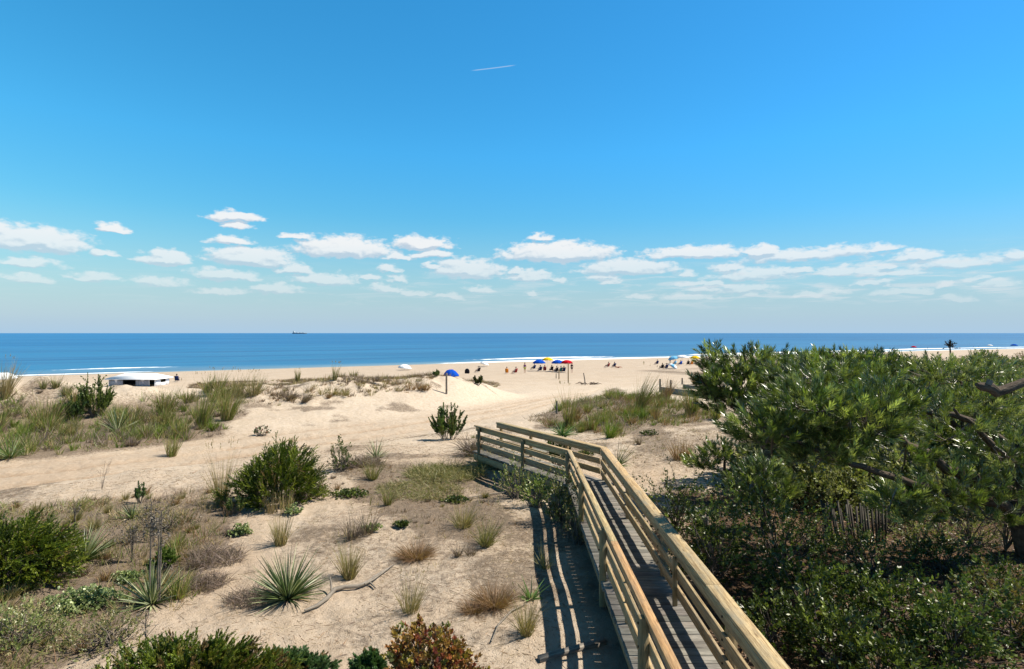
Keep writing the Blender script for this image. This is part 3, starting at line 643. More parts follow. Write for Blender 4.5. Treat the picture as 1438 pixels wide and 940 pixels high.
for a in [
 (313, 706, 42, 82, 'tan', 'tall thin straw coloured grass standing left of the big juniper shrub', 170, .4, .15, (.0, 0), 12),
 (382, 716, 80, 40, 'tan', 'row of straw stalks in front of the big juniper shrub', 110, .3, .1, (0, 0), 5),
 (392, 768, 42, 66, 'olivetan', 'tall olive and straw grass clump above the large green yucca', 170, .5, .2, (0, 0), 6),
 (505, 757, 58, 48, 'purple', 'wispy purple brown grass clump on the sand in the middle', 190, .8, .3, (0, 0), 8),
 (492, 812, 44, 58, 'olivetan', 'dense olive straw tuft right of the large green yucca', 230, .5, .2, (0, 0), 4),
 (545, 712, 26, 36, 'greenbrown', 'small dark green tuft casting a shadow on pale sand', 100, .6, .2, (0, 0), 0),
 (524, 674, 34, 40, 'olive', 'small olive tuft below the yucca near the track', 110, .7, .3, (0, 0), 3),
 (652, 738, 50, 52, 'olivetan', 'loose tan green grass clump with arching seed heads, left of two', 200, .85, .4, (.1, 0), 10),
 (682, 768, 46, 62, 'olive', 'greener grass clump with arching blades, right of two', 200, .85, .4, (.12, 0), 8),
 (652, 782, 36, 24, 'purple', 'low dark brown tuft at the foot of the greener arching clump', 140, 1, .4, (0, 0), 0),
 (578, 862, 62, 62, 'olivetan', 'thin airy green straw grass behind the red leaved shrub', 130, .55, .3, (.06, 0), 6),
 (738, 888, 44, 62, 'olivetan', 'straw tuft with dark base beside the boardwalk shadow', 190, .6, .35, (0, 0), 5),
 (766, 800, 30, 45, 'olive', 'sparse green blades rising out of the railing shadow', 50, .9, .3, (.1, 0), 0),
 (958, 645, 40, 38, 'brown', 'rusty brown grass tuft on the pale sand right of the bend', 180, .7, .25, (0, 0), 0),
 (898, 625, 14, 16, 'purple', 'tiny dark tuft on the sand behind the boardwalk bend', 60, .6, .2, (0, 0), 0),
 (897, 578, 34, 66, 'greenbrown', 'tall grass leaning right at the top of the green mound', 170, .35, .25, (.35, 0), 6),
 (936, 562, 24, 40, 'brown', 'brown grass growing through the old timber edging', 90, .5, .2, (.2, 0), 0),
 (916, 563, 16, 16, 'brown', 'small brown tuft in sand left of the timber edging', 60, .6, .2, (0, 0), 0),
 (984, 540, 34, 24, 'brown', 'rusty grass tuft behind the timber edging by the pine', 120, .7, .2, (0, 0), 0),
 (975, 585, 40, 52, 'greenbrown', 'dark grass clump on the right end of the green mound', 200, .5, .2, (0, 0), 3),
 (798, 600, 30, 60, 'greenbrown', 'dark feathery grass beside the short post on the green mound', 140, .45, .2, (.05, 0), 6),
 (668, 615, 14, 8, 'olive', 'low green blades at the end of the left railing', 40, .7, .3, (0, 0), 0),
 (742, 668, 50, 42, 'olivetan', 'pale dry weed growing through the left railing', 130, .7, .35, (.1, 0), 6),
 (806, 700, 34, 60, 'greenbrown', 'tall dry stalks under the boardwalk bend', 90, .6, .3, (0, 0), 6),
 (238, 640, 34, 46, 'greentan', 'upright green grass at the foot of the left dune', 120, .4, .2, (.1, 0), 4),
 (284, 600, 42, 72, 'greentan', 'tall green grass bank on the dune slope, left of two', 220, .45, .25, (.15, 0), 6),
 (322, 590, 44, 70, 'greentan', 'tall green grass bank on the dune slope, right of two', 220, .45, .25, (.2, 0), 6),
 (418, 538, 14, 20, 'olive', 'lone upright grass plume on the dune crest', 60, .25, .1, (0, 0), 4),
 (470, 535, 16, 26, 'olive', 'thin plumed grass on the crest seen against the sea', 40, .35, .2, (.1, 0), 8),
 (4, 562, 26, 60, 'tan', 'tall straw grass cut by the left edge of the view', 140, .4, .2, (.15, 0), 6)]:
    grass(a[0], a[1], a[2], a[3], a[4], a[5], n=a[6], spread=a[7], bend=a[8], lean=a[9], heads=a[10])
for a in [(345, 556, 60, 36, 'olivetan', 'tall tan grass fringe on the crest against the beach, right of the tall green banks', 240, .5, .25, (.12, 0), 10),
 (300, 552, 40, 34, 'greentan', 'grass fringe on the crest against the beach between the pavilion and the tan fringe', 180, .5, .25, (.12, 0), 6),
 (505, 537, 70, 14, 'purple', 'low dark scrubby strip on the dune crest below the thin plumed grass', 260, .9, .3, (0, 0), 0), (234, 582, 46, 48, 'greenbrown', 'dark grass bank just right of the white pavilion', 200, .6, .25, (.1, 0), 4), (60, 548, 16, 22, 'olive', 'small weed on the crest left of the yellow green bush', 40, .6, .2, (0, 0), 0),
 (76, 548, 20, 26, 'greenbrown', 'dark weed on the crest, left of the yellow green bush', 60, .6, .2, (0, 0), 0), (95, 556, 24, 24, 'olive', 'low olive weed on the dune crest above the dark green bush', 60, .7, .2, (0, 0), 0),
 (66, 600, 60, 60, 'greenbrown', 'wide bushy clump with reddish base on the left dune', 260, .7, .3, (.1, 0), 8), (205, 600, 70, 46, 'greenbrown', 'broad green brown clump below the white pavilion', 260, .8, .3, (.1, 0), 4),
 (402, 560, 40, 26, 'purple', 'dark drooping growth hanging over the steep sand face, left of two', 200, 1.2, .7, (.3, 0), 0), (428, 566, 20, 26, 'purple', 'dark drooping growth hanging over the steep sand face, right of two', 120, 1.0, .7, (.3, 0), 0),
 (470, 556, 50, 18, 'olivetan', 'low growth on the lip of the steep sand face', 160, 1, .4, (.1, 0), 0), (590, 548, 40, 18, 'brown', 'brown growth on the lip of the dune left of the dark post', 130, 1, .4, (.2, 0), 0)]:
    grass(a[0], a[1], a[2], a[3], a[4], a[5], n=a[6], spread=a[7], bend=a[8], lean=a[9], heads=a[10])
grass(583, 783, 52, 30, 'brown', 'round rusty brown cushion of fine grass on the open sand', n=420, ball=True)
grass(694, 852, 54, 42, 'brown', 'wide brown cushion of fine grass left of the railing shadow', n=420, ball=True)
grass(664, 860, 34, 24, 'brown', 'smaller brown cushion touching the wide brown one', n=240, ball=True)
def heap(px, py, w, h, cols, label, n=500):
    "low mat of tangled dry growth"
    x, y, z = at(px, py); k = y/F; W_, H_ = w*k, h*k; mb = MB()
    a = rng.random(n)*6.283; r = np.sqrt(rng.random(n)); P = np.stack([np.cos(a)*r*W_*.5, np.sin(a)*r*W_*.42, rng.random(n)*H_*.3], 1)
    P[:, 2] += height(P[:, 0]+x, P[:, 1]+y, False)-z
    D = rng.normal(size=(n, 3))*np.array([1, 1, .5])+np.array([0, 0, .7]); ribbons(mb, P, D, H_*(.5+.8*rng.random(n)), max(.005, y*.0008), .3*rng.random(n), pal(PALS[cols], n), 2)
    return tag(mb.obj('grass_mat', M_GRASS, loc=(x, y, z)), label, 'grass')
heap(300, 788, 78, 22, 'purple', 'low purple brown mat of dry grass left of the tall olive clump', 900)
heap(290, 822, 60, 20, 'purple', 'dark dry grass strip above the sandy gully', 700)
heap(510, 655, 60, 20, 'purple', 'grey purple dry mat between the small bush and the yucca', 700)
heap(352, 845, 70, 22, 'purple', 'dry thatch spilling left of the large green yucca', 700)
heap(425, 700, 50, 18, 'purple', 'dead grass skirt at the right foot of the big juniper', 500)
heap(625, 668, 110, 16, 'olive', 'flat olive grass patch left of the boardwalk bend', 2200)
heap(590, 690, 120, 12, 'olive', 'thin olive turf below the flat olive patch', 1600)
heap(668, 640, 34, 30, 'purple', 'dark tangle of weeds against the end of the left railing', 700)
heap(700, 655, 60, 30, 'olivetan', 'dry weeds along the foot of the far left railing', 700)

# scattered low growth nobody could count
def scatter(key, dens, hmin, hmax, cols, name, label, bw, thr=-.1):
    po = AREAS[key]; xs = [p[0] for p in po]; ys = [p[1] for p in po]
    A_ = (max(xs)-min(xs))*(max(ys)-min(ys)); n = int(A_*dens); x = rng.uniform(min(xs)-1, max(xs)+1, n); y = rng.uniform(min(ys)-1, max(ys)+1, n)
    jx = fbm(x*.6, y*.6, 61, 3)*1.6; ok = inpoly(x+jx*.6, y+jx, po) & (fbm(x*.8, y*.8, 131, 3) > thr+rng.random(n)*.25)
    pd, _, _, _ = path_q(x, y); ok &= (pd > 3.1); x, y = x[ok], y[ok]; n = len(x); mb = MB()
    P = np.stack([x, y, height(x, y)-.02], 1); D = rng.normal(size=(n, 3))*np.array([.55, .55, .1])+np.array([0, 0, 1])
    hm = np.clip(.6+1.2*fbm(x*.5, y*.5, 137, 3), .3, 1.5)
    zone = fbm(x*.4, y*.4, 139, 3)[:, None]; c1 = pal(PALS[cols[0]], n, .2); c2 = pal(PALS[cols[1]], n, .2); C = np.where(zone+rng.normal(size=(n, 1))*.15 > 0, c1, c2)
    ribbons(mb, P, D, (hmin+(hmax-hmin)*rng.random(n)**1.5)*hm, bw*(.7+.6*rng.random(n)), .4*rng.random(n), C, 2)
    return tag(mb.obj(name, M_GRASS), label, 'grass', kind='stuff')
scatter('left_dune', 130, .22, .75, ('greenbrown', 'purple'), 'dune_grass', 'mixed green and brown grass covering the left dune foot', .022, -.02)
scatter('left_front', 620, .08, .36, ('olivetan', 'greenbrown'), 'dry_grass', 'dry brown and olive ground growth in the lower left', .012, -.2)
scatter('mid_grass', 260, .05, .16, ('olive', 'olivetan'), 'short_turf', 'short olive turf between track and boardwalk', .010, -.3)
scatter('mid_front', 160, .04, .22, ('olivetan', 'purple'), 'sparse_grass', 'sparse dry blades on the open sand', .008, -.05)
scatter('right_mound', 190, .2, .6, ('greenbrown', 'purple'), 'mound_grass', 'green and brown grass on the mound behind the boardwalk', .020, -.16)
scatter('right_flat', 200, .05, .2, ('olivetan', 'brown'), 'flat_grass', 'sparse dry blades on the pale sand right of the bend', .010, .0)
scatter('crest_left', 40, .15, .5, ('brown', 'olivetan'), 'crest_grass', 'thin brown grass along the dune crest', .022, -.05)
def clumps(key, dens, h, w, cols, name, label, bw, nb=22, lean=.12):
    po = AREAS[key]; xs = [p[0] for p in po]; ys = [p[1] for p in po]; n = int((max(xs)-min(xs)+2)*(max(ys)-min(ys)+2)*dens)
    x = rng.uniform(min(xs)-1, max(xs)+1, n); y = rng.uniform(min(ys)-1, max(ys)+1, n); jx = fbm(x*.6, y*.6, 61, 3)*1.6
    ok = inpoly(x+jx*.6, y+jx, po) & (path_q(x, y)[0] > 3.1) & (fbm(x*.35, y*.35, 201, 3)+.3*rng.random(n) > 0); x, y = x[ok], y[ok]; n = len(x)
    if n == 0: return
    s = (.45+.9*rng.random(n)**1.5); z = height(x, y)-.02; a = rng.random((n, nb))*6.283; r = np.sqrt(rng.random((n, nb)))*w*.2*s[:, None]
    P = np.stack([x[:, None]+np.cos(a)*r, y[:, None]+np.sin(a)*r, np.repeat(z[:, None], nb, 1)], -1); t = np.abs(rng.normal(size=(n, nb)))*.4+.08; D = np.stack([np.cos(a)*t+lean, np.sin(a)*t, np.ones_like(a)], -1)
    L = h*s[:, None]*(.4+.65*rng.random((n, nb))); pk = rng.integers(0, len(cols), n); C = np.concatenate([pal(PALS[cols[k]], nb, .25) for k in pk]); mb = MB()
    ribbons(mb, P.reshape(-1, 3), D.reshape(-1, 3), L.ravel(), bw*(.6+.7*rng.random(n*nb)), .35*rng.random(n*nb)**1.5, C, 3)
    return tag(mb.obj(name, M_GRASS), label, 'grass', kind='stuff')
clumps('left_dune', 5, .75, .7, ('greentan', 'greenbrown', 'purple', 'green'), 'dune_grass_clumps', 'ragged clumps of dune grass on the left dune foot', .020)
clumps('left_front', 15, .30, .5, ('olivetan', 'purple', 'greenbrown', 'tan', 'brown'), 'dry_grass_clumps', 'ragged dry clumps in the lower left', .009, 20)
clumps('crest_left', 6, .42, .8, ('brown', 'olivetan', 'purple', 'purple'), 'crest_grass_clumps', 'ragged brown clumps on the dune crest', .022)
clumps('right_mound', 3.5, .6, .7, ('greenbrown', 'olive', 'green', 'brown'), 'mound_grass_clumps', 'ragged clumps of grass on the green mound', .02)
clumps('sand_fore', 7, .13, .3, ('olivetan', 'purple', 'brown', 'tan'), 'tiny_sand_tufts', 'tiny dry tufts dotted over the foreground sand', .006, 12)
clumps('mid_front', 9, .16, .3, ('olivetan', 'purple', 'brown'), 'sparse_clumps', 'small dry clumps on the open sand', .008, 14)
clumps('right_flat', 6, .14, .3, ('olivetan', 'brown', 'purple'), 'flat_clumps', 'small dry clumps on the sand right of the bend', .012, 14)
clumps('left_front', 3, .55, .8, ('tan', 'olivetan', 'green'), 'tall_dry_grass', 'taller straw and green blades in the lower left', .010, 16)
def litter():
    n = 120000; x = rng.uniform(-17, 9, n); y = rng.uniform(3.5, 26, n); d = np.hypot(x, y); ok = (fbm(x*.7, y*.7, 151, 3)+.35*rng.random(n) > .04); pd, _, _, _ = path_q(x, y); ok &= pd > 2.6
    x, y = x[ok], y[ok]; n = len(x); mb = MB(); P = np.stack([x, y, height(x, y)+.006], 1); D = rng.normal(size=(n, 3))*np.array([1, 1, .12])
    ribbons(mb, P, D, .03+.24*rng.random(n)**3, .005+.005*rng.random(n), .1, pal(G_PURP+G_BROWN+[(.36, .29, .2)], n, .3), 1)
    tag(mb.obj('plant_litter', M_GRASS), 'small dead stalks and debris strewn on the sand', 'debris', kind='stuff')
    n = 34000; x = rng.uniform(2.2, 14, n); y = rng.uniform(2.5, 16, n); mb = MB(); ok = inpoly(x, y, DUFF); x, y = x[ok], y[ok]; n = len(x)
    P = np.stack([x, y, height(x, y)+.01], 1); diamonds(mb, P, rng.normal(size=(n, 3))*np.array([1, 1, .35]), .05+.05*rng.random(n), .02, pal([(.30, .16, .09), (.40, .24, .13), (.16, .09, .05), (.10, .06, .04)], n, .3))
    tag(mb.obj('leaf_litter', M_LEAF), 'brown fallen leaves under the pines and bushes', 'leaf litter', kind='stuff')
litter()
# generic single tufts on the left dune, the mound, the crest
protos = []
for i, (cols, h, w, nb) in enumerate([('greentan', .8, .7, 130), ('greenbrown', .7, .9, 150), ('olivetan', .6, .6, 110), ('brown', .55, .6, 100), ('green', .7, .7, 120), ('purple', .4, .7, 120)]):
    mb = MB(); tuft_mesh(mb, w, h, nb, cols, .020, .7, .35, (.12, 0)); m_ = mb.mesh('grass_tuft'); m_.materials.append(M_GRASS); protos.append(m_)
def many(key, n, kinds, label, group, smin=.6, smax=1.1, seed=1):
    po = AREAS[key]; r_ = random.Random(seed); xs = [p[0] for p in po]; ys = [p[1] for p in po]; got = 0; tries = 0
    while got < n and tries < 20000:
        tries += 1; x = r_.uniform(min(xs), max(xs)); y = r_.uniform(min(ys), max(ys))
        if not inpoly(np.array([x]), np.array([y]), po)[0] or path_q(np.array([x]), np.array([y]))[0][0] < 3.2: continue
        if abs(x)/max(y, .1) > .93: continue
        o = bpy.data.objects.new('grass_tuft', protos[r_.choice(kinds)]); COL.objects.link(o); s = r_.uniform(smin, smax)
        o.location = (x, y, hz(x, y)-.02); o.rotation_euler = (0, 0, r_.uniform(-.8, .8)); o.scale = (s, s, s*r_.uniform(.8, 1.2)); tag(o, label, 'grass', group); got += 1
many('left_dune', 70, (0, 1, 2, 4, 5), 'green brown grass tuft in the thick growth on the left dune foot', 'grass tufts on the left dune foot', .6, 1.45, 2)
many('crest_left', 62, (3, 5, 2, 1), 'windswept brown grass tuft along the pale dune crest', 'grass tufts along the dune crest', .55, 1.2, 3)
many('right_mound', 45, (0, 1, 4, 3), 'green and brown grass tuft on the mound behind the boardwalk', 'grass tufts on the green mound', .55, 1.35, 4)
many('left_front', 66, (2, 5, 3, 2, 0), 'low dry grass tuft in the lower left growth', 'dry tufts in the lower left growth', .25, .6, 5)
many('mid_front', 20, (2, 5, 3), 'small dry grass tuft on open sand left of the boardwalk', 'small tufts on the open sand', .2, .4, 6)

# yuccas
def yucca(px, py, w, h, label, n=95, pale=.35, stalks=(), cols=None):
    x, y, z = at(px, py); k = y/F; Rr = w*k*.5; H_ = h*k; root = empty('yucca', (x, y, z)); tag(root, label, 'yucca'); mb = MB()
    a = rng.random(n)*6.283; e = np.arccos(np.clip(rng.random(n)**.8, .02, 1))*.96
    D = np.stack([np.cos(a)*np.sin(e), np.sin(a)*np.sin(e), np.cos(e)+.04], 1); L = np.where(e > .9, Rr, H_)*(.75+.3*rng.random(n))*1.02
    C = pal(cols or [(.06, .095, .03), (.09, .13, .04), (.12, .16, .055), (.045, .075, .025)], n, .15); m = rng.random(n) < pale; C[m] = pal([(.30, .34, .19), (.38, .38, .22)], m.sum())
    P = D*np.array([.05, .05, .0]); ribbons(mb, P, D, L, np.maximum(.021, y*.0013), .10*rng.random(n)+.02, C, 4)
    n2 = n//3; a = rng.random(n2)*6.283; D = np.stack([np.cos(a), np.sin(a), .05+.2*rng.random(n2)], 1); ribbons(mb, D*.02, D, Rr*.8*(.5+.5*rng.random(n2)), .03, .3, pal(G_TAN+G_PURP, n2), 3)
    mb.obj('leaves', M_YUCCA, root)
    for (sx, sy, sh) in stalks:
        mb = MB(); hh = sh*k; tube(mb, [(sx, sy, 0), (sx+.02, sy, hh*.5), (sx+.03, sy+.01, hh)], [.014, .011, .006], 6, (.10, .07, .05))
        for j in range(16):
            f = .62+.36*j/16; b = random.uniform(0, 6.3); p = np.array([sx+.025, sy, hh*f]); q = p+np.array([math.cos(b)*.10, math.sin(b)*.10, .05]); tube(mb, [p, q], [.004, .003], 4, (.10, .07, .05))
            diamonds(mb, np.repeat(q[None], 5, 0), rng.normal(size=(5, 3)), .035, .028, pal([(.06, .045, .04), (.10, .075, .06)], 5))
        mb.obj('flower_stalk', M_TWIG, root)
yucca(404, 842, 112, 76, 'large dark green yucca in the lower middle, left of the driftwood branch', 250, .16)
yucca(118, 786, 84, 54, 'grey green yucca beside the left juniper', 170, .4)
yucca(213, 846, 96, 60, 'pale yucca with tall dead flower stalks in the lower left', 140, .5, [(-.05, .02, 142), (.08, .0, 122), (.13, -.03, 132)])
yucca(528, 644, 38, 32, 'neat round yucca at the edge of the sandy track', 70, .4)
yucca(186, 728, 48, 26, 'half hidden small yucca above the grey green one', 60, .3)
yucca(165, 606, 62, 40, 'blue green yucca in the thick growth of the left dune', 80, .3)
yucca(14, 644, 60, 40, 'bright green yucca at the left edge below the dune', 70, .25, cols=[(.11, .19, .05), (.09, .15, .04)])
yucca(866, 655, 50, 42, 'green yucca just behind the railing at the boardwalk bend', 70, .25)
yucca(790, 612, 60, 24, 'bright green yucca leaves low on the mound by the railing', 70, .1, cols=[(.10, .19, .045), (.08, .15, .04)])
yucca(745, 842, 26, 34, 'small bright green sprouting plant at the edge of the railing shadow', 40, .1, cols=[(.15, .25, .06), (.10, .18, .05)])
yucca(765, 690, 46, 44, 'bright green leafy yucca growing under the left railing', 60, .1, cols=[(.13, .23, .05), (.10, .18, .05)])

# shrubs
def stems(mb, tips, n, r, C=(1, 1, 1), base=(0, 0, 0), sp=.08):
    idx = rng.choice(len(tips), min(n, len(tips)), replace=False)
    for i in idx:
        t = tips[i]; b = np.array(base)+rng.normal(size=3)*np.array([sp, sp, 0]); m_ = b*(.45)+t*.55+rng.normal(size=3)*.06*np.linalg.norm(t-b); m_[2] -= .04*np.linalg.norm(t[:2])
        tube(mb, [b, m_, t], [r, r*.7, r*.3], 5, C, cap=False)
def blobpts(n, rx, ry, rz, z0=.15, lump=.3, seed=0, shell=.55, lean=(0, 0)):
    d = nrm(rng.normal(size=(n, 3))); d[:, 2] = np.abs(d[:, 2])*1.0-.12
    lum = 1+lump*(fbm(d[:, 0]*2.3+seed, d[:, 1]*2.3+d[:, 2]*2.1-seed, 171+seed, 3)*1.7)
    r = (shell+(1-shell)*rng.random(n)**.6)*lum; P = d*np.array([rx, ry, rz])*r[:, None]; P[:, 2] += z0
    P[:, 0] += lean[0]*P[:, 2]; P[:, 1] += lean[1]*P[:, 2]; P[:, 2] = np.maximum(P[:, 2], .03); return P, d
JUN = [(.065, .10, .010), (.10, .14, .014), (.23, .26, .03), (.035, .055, .008)]
def juniper(px, py, w, h, label, n=420, depth=.8, lean=(0, 0), cols=JUN, L=.30, up=.55, low=False, xy=None, name='juniper_shrub'):
    x, y, z = at(px, py) if xy is None else xy; k = y/F; rx = w*k*.5; H_ = h*k
    root = empty(name, (x, y, z)); tag(root, label, 'shrub'); mb = MB()
    P, d = blobpts(n, rx*.80, rx*depth*.80, H_*.74, .1 if not low else .02, .3, px % 7, .35, lean)
    A = d*np.array([1, 1, .6])+np.array([lean[0]*1.2, lean[1], up])+rng.normal(size=d.shape)*.22
    C = pal(cols, n, .2); m = rng.random(n) < .05; C[m] = pal([(.20, .13, .06)], m.sum())
    Ls = L*(.6+.7*rng.random(n))
    # every plume: a main axis plus side sprays
    sprigs(mb, P, A, Ls, 46, .05, .012, .55, C, .18)
    for s in range(3):
        Q = P+nrm(A)*(Ls*(.2+.2*s))[:, None]; B = nrm(A)+nrm(rng.normal(size=A.shape))*.75; sprigs(mb, Q, B, Ls*.5, 24, .04, .011, .55, C*1.05, .18)
    mb.obj('foliage', M_LEAF, root); mb = MB(); stems(mb, P, 40, .014, (.6, .5, .4)); mb.obj('stem', M_TWIG, root); return root
juniper(388, 704, 146, 98, 'large rounded dark green juniper shrub beside the sandy track', 1050, .75, (.08, 0))
juniper(8, 815, 180, 104, 'large dark green juniper spreading from the left edge', 800, .7, (.55, 0), up=.30, L=.30)
juniper(265, 990, 290, 96, 'yellow green juniper filling the bottom left foreground', 720, .6, (.15, 0), cols=[(.10, .145, .018), (.15, .185, .02), (.06, .09, .014), (.15, .13, .025)], L=.19)
juniper(405, 955, 120, 46, 'low grey green creeping shrub along the bottom edge', 380, .8, (.1, 0), cols=[(.09, .16, .06), (.13, .20, .08), (.07, .12, .05)], L=.11, low=True)
juniper(516, 948, 50, 38, 'small green creeping shrub left of the red leaved shrub', 170, .8, (0, 0), cols=[(.09, .17, .06), (.06, .12, .04)], L=.08, low=True)
juniper(232, 800, 34, 26, 'tiny yellow green seedling shrub above the pale yucca', 60, .8, cols=[(.15, .20, .04), (.10, .15, .03)], L=.10)
def leafy(px, py, w, h, label, n, cols, lL=.06, lW=.022, depth=.8, lean=(0, 0), nl=12, L=.14, ang=.95, up=.6, xy=None, name='leafy_shrub', shell=.4, nst=40, cat='shrub', group=None, lump=.35, low=False):
    x, y, z = at(px, py) if xy is None else xy; k = y/F; rx = w*k*.5; H_ = h*k
    root = empty(name, (x, y, z)); tag(root, label, cat, group); mb = MB()
    P, d = blobpts(n, rx*.92, rx*depth*.92, H_*.84, .12 if not low else .02, lump, (px*7) % 11, shell, lean)
    A = d*np.array([1, 1, .6])+np.array([lean[0], lean[1], up])+rng.normal(size=d.shape)*.3; C = pal(cols, n, .22)
    sprigs(mb, P, A, L*(.6+.8*rng.random(n)), nl, lL, lW, ang, C, .2, .1)
    mb.obj('foliage', M_LEAF, root); mb = MB(); stems(mb, P, nst, .010+.002*rx, (.7, .6, .5)); mb.obj('stem', M_TWIG, root); return root
BAY = [(.035, .055, .010), (.045, .07, .013), (.03, .045, .009), (.055, .075, .014), (.19, .23, .05)]
OLV = [(.20, .22, .06), (.27, .27, .09), (.15, .18, .045), (.33, .32, .16)]
# the upright leafy bush by the track: several leafy rods
def rods(px, py, w, h, label, nrod, cols, lL, name='upright_bush', lean=.55, lW=.028, dens=90):
    x, y, z = at(px, py); k = y/F; W_, H_ = w*k, h*k; root = empty(name, (x, y, z)); tag(root, label, 'shrub'); mb = MB(); ms = MB()
    for i in range(nrod):
        a = random.uniform(0, 6.283); r = random.random()**.6; top = np.array([math.cos(a)*W_*.5*r*.95, math.sin(a)*W_*.35*r, H_*(1-.35*r*r)*random.uniform(.55, 1.08)])
        b = np.array([math.cos(a)*.12*W_, math.sin(a)*.12*W_, 0]); mid = (b+top)/2+np.array([math.cos(a), math.sin(a), 0])*W_*.08*lean
        tube(ms, [b, mid, top], [.014, .010, .005], 5, (.8, .5, .4), cap=False)
        sprigs(mb, np.array([mid, b*.4+mid*.6]), np.array([top-mid, mid-b]), [np.linalg.norm(top-mid)*1.05, np.linalg.norm(mid-b)*.8], dens, lL, lW, .85, pal(cols, 2), .3, taper=.55)
        for q in range(5):
            f = random.uniform(.15, .85); p = b*(1-f)+top*f; v = nrm(np.array([math.cos(a+random.uniform(-1.5, 1.5)), math.sin(a+random.uniform(-1.5, 1.5)), 1.1])); sprigs(mb, p[None], v[None], [H_*.2], max(14, dens//4), lL, lW, .9, pal(cols, 1), .3)
    mb.obj('foliage', M_LEAF, root); ms.obj('stem', M_TWIG, root)
rods(630, 618, 60, 54, 'upright dark green bush of leafy rods standing at the track edge', 22, [(.08, .13, .03), (.12, .17, .04), (.05, .085, .025), (.15, .15, .05)], .10, lW=.042, dens=120)
leafy_late = (478, 662, 38, 44, 'small dark upright bush right of the big juniper')
rods(332, 722, 32, 28, 'yellow green leafy sprout in front of the big juniper', 10, [(.16, .22, .06), (.12, .17, .04), (.20, .18, .07)], .05, lW=.022, dens=50)
rods(195, 706, 22, 30, 'pointed green sprout at the edge of the sandy track', 5, [(.10, .16, .05), (.08, .13, .04)], .06, lW=.02, dens=70)
rods(135, 585, 50, 62, 'bushy yellow green shrub against the white beach pavilion', 26, [(.12, .16, .035), (.15, .18, .05), (.09, .12, .03)], .11, lW=.05)
rods(104, 592, 36, 40, 'dark green bush on the dune left of the pavilion', 16, [(.05, .09, .025), (.08, .12, .035)], .10, lW=.045)
rods(672, 541, 14, 16, 'small dark bush on the dune right of the blue tilted umbrella', 8, [(.05, .06, .03), (.09, .11, .04)], .16, lW=.08, dens=40)
rods(613, 529, 14, 10, 'tiny green bush left of the blue tilted umbrella', 6, [(.10, .14, .05)], .14, lW=.07, dens=40)
rods(782, 655, 46, 50, 'dark leafy bush rising between the railings at the bend', 16, [(.04, .075, .02), (.06, .10, .03)], .07, lW=.032)
leafy(366, 612, 22, 14, 'round leaved little plant on the sand above the juniper', 60, [(.09, .16, .06), (.06, .11, .05), (.25, .10, .08)], .06, .04, L=.08)
leafy(*leafy_late, 110, [(.06, .09, .02), (.10, .14, .03), (.15, .12, .05)], .06, .026, .8, up=1.1, lump=.5)
leafy(722, 700, 60, 50, 'loose olive weed bush against the left railing, nearest the track', 110, G_OLIVE+G_GREEN, .06, .018, .7, up=1.3, L=.22, lump=.6, name='weed_bush')
leafy(752, 712, 40, 44, 'yellow green weed bush at the foot of the left railing', 90, [(.20, .27, .05), (.15, .20, .04), (.25, .27, .08)], .07, .018, .8, up=1.2, L=.2, lump=.5, name='weed_bush')
leafy(790, 735, 50, 78, 'dark tall weed bush under the inner corner of the boardwalk', 200, BAY+G_OLIVE, .06, .022, .7, up=1.0, L=.2, lump=.6, name='weed_bush')
leafy(808, 760, 34, 44, 'grey green weeds beside the railing shadow below the corner', 70, G_OLIVE, .05, .014, .8, up=1.2, L=.18, lump=.5, name='weed_bush')
leafy(30, 905, 150, 52, 'pale green herbs and straw in the lower left corner', 300, [(.19, .23, .07), (.26, .28, .11), (.30, .26, .13), (.14, .17, .05)], .045, .016, .8, up=.8, L=.14, lump=.6, name='herb_patch', low=True, cat='plant')
leafy(150, 905, 110, 44, 'brown and green herb patch above the bottom left juniper', 180, [(.19, .20, .07), (.26, .20, .11), (.14, .15, .05)], .04, .014, .8, up=.8, L=.12, lump=.6, name='herb_patch', low=True, cat='plant')
leafy(236, 742, 90, 26, 'tangled grey brown low bush above the dead seed heads', 150, [(.22, .18, .12), (.16, .15, .07), (.12, .10, .07)], .04, .012, .7, up=.7, L=.14, lump=.6, name='weed_bush', low=True)
# red and yellow leaved shrub, bottom middle
RED = [(.20, .055, .03), (.28, .09, .035), (.14, .035, .025), (.32, .20, .05), (.36, .28, .06), (.16, .17, .045), (.24, .13, .04)]
leafy(602, 985, 150, 122, 'red, yellow and green leaved shrub in the bottom middle', 520, RED, .062, .027, .8, nl=15, L=.09, ang=1.0, shell=.5, nst=80, name='red_leaved_shrub', lump=.3)
for (a, b, w, h, lab, c) in [(487, 697, 62, 8, 'flat creeping green plant on bare sand right of the juniper', BAY), (338, 750, 30, 18, 'pale green round leaved plant by the tall olive clump', None), (521, 750, 26, 12, 'low pale green plant at the foot of the purple brown clump', None),
                          (125, 850, 110, 30, 'wide patch of pale green rounded leaves left of the pale yucca', None), (565, 742, 20, 6, 'tiny green creeping plant on the open sand', BAY), (640, 705, 40, 6, 'thin green creeper on the litter left of the railing', BAY),
                          (912, 612, 32, 8, 'flat dark green creeper on the sand behind the bend', BAY), (412, 722, 26, 12, 'pale leaved weed at the foot of the straw stalks', None), (180, 815, 40, 14, 'pale green leaves below the yellow green seedling', None), (820, 640, 30, 10, 'dark green creeper seen through the far railing', BAY)]:
    leafy(a, b, w, h, lab, int(30+w*3.2), c or [(.22, .27, .11), (.30, .34, .15), (.15, .20, .08)], .05, .036, .7, nl=6, L=.04, ang=1.2, name='creeping_plant', low=True, nst=8, cat='plant', shell=.05)
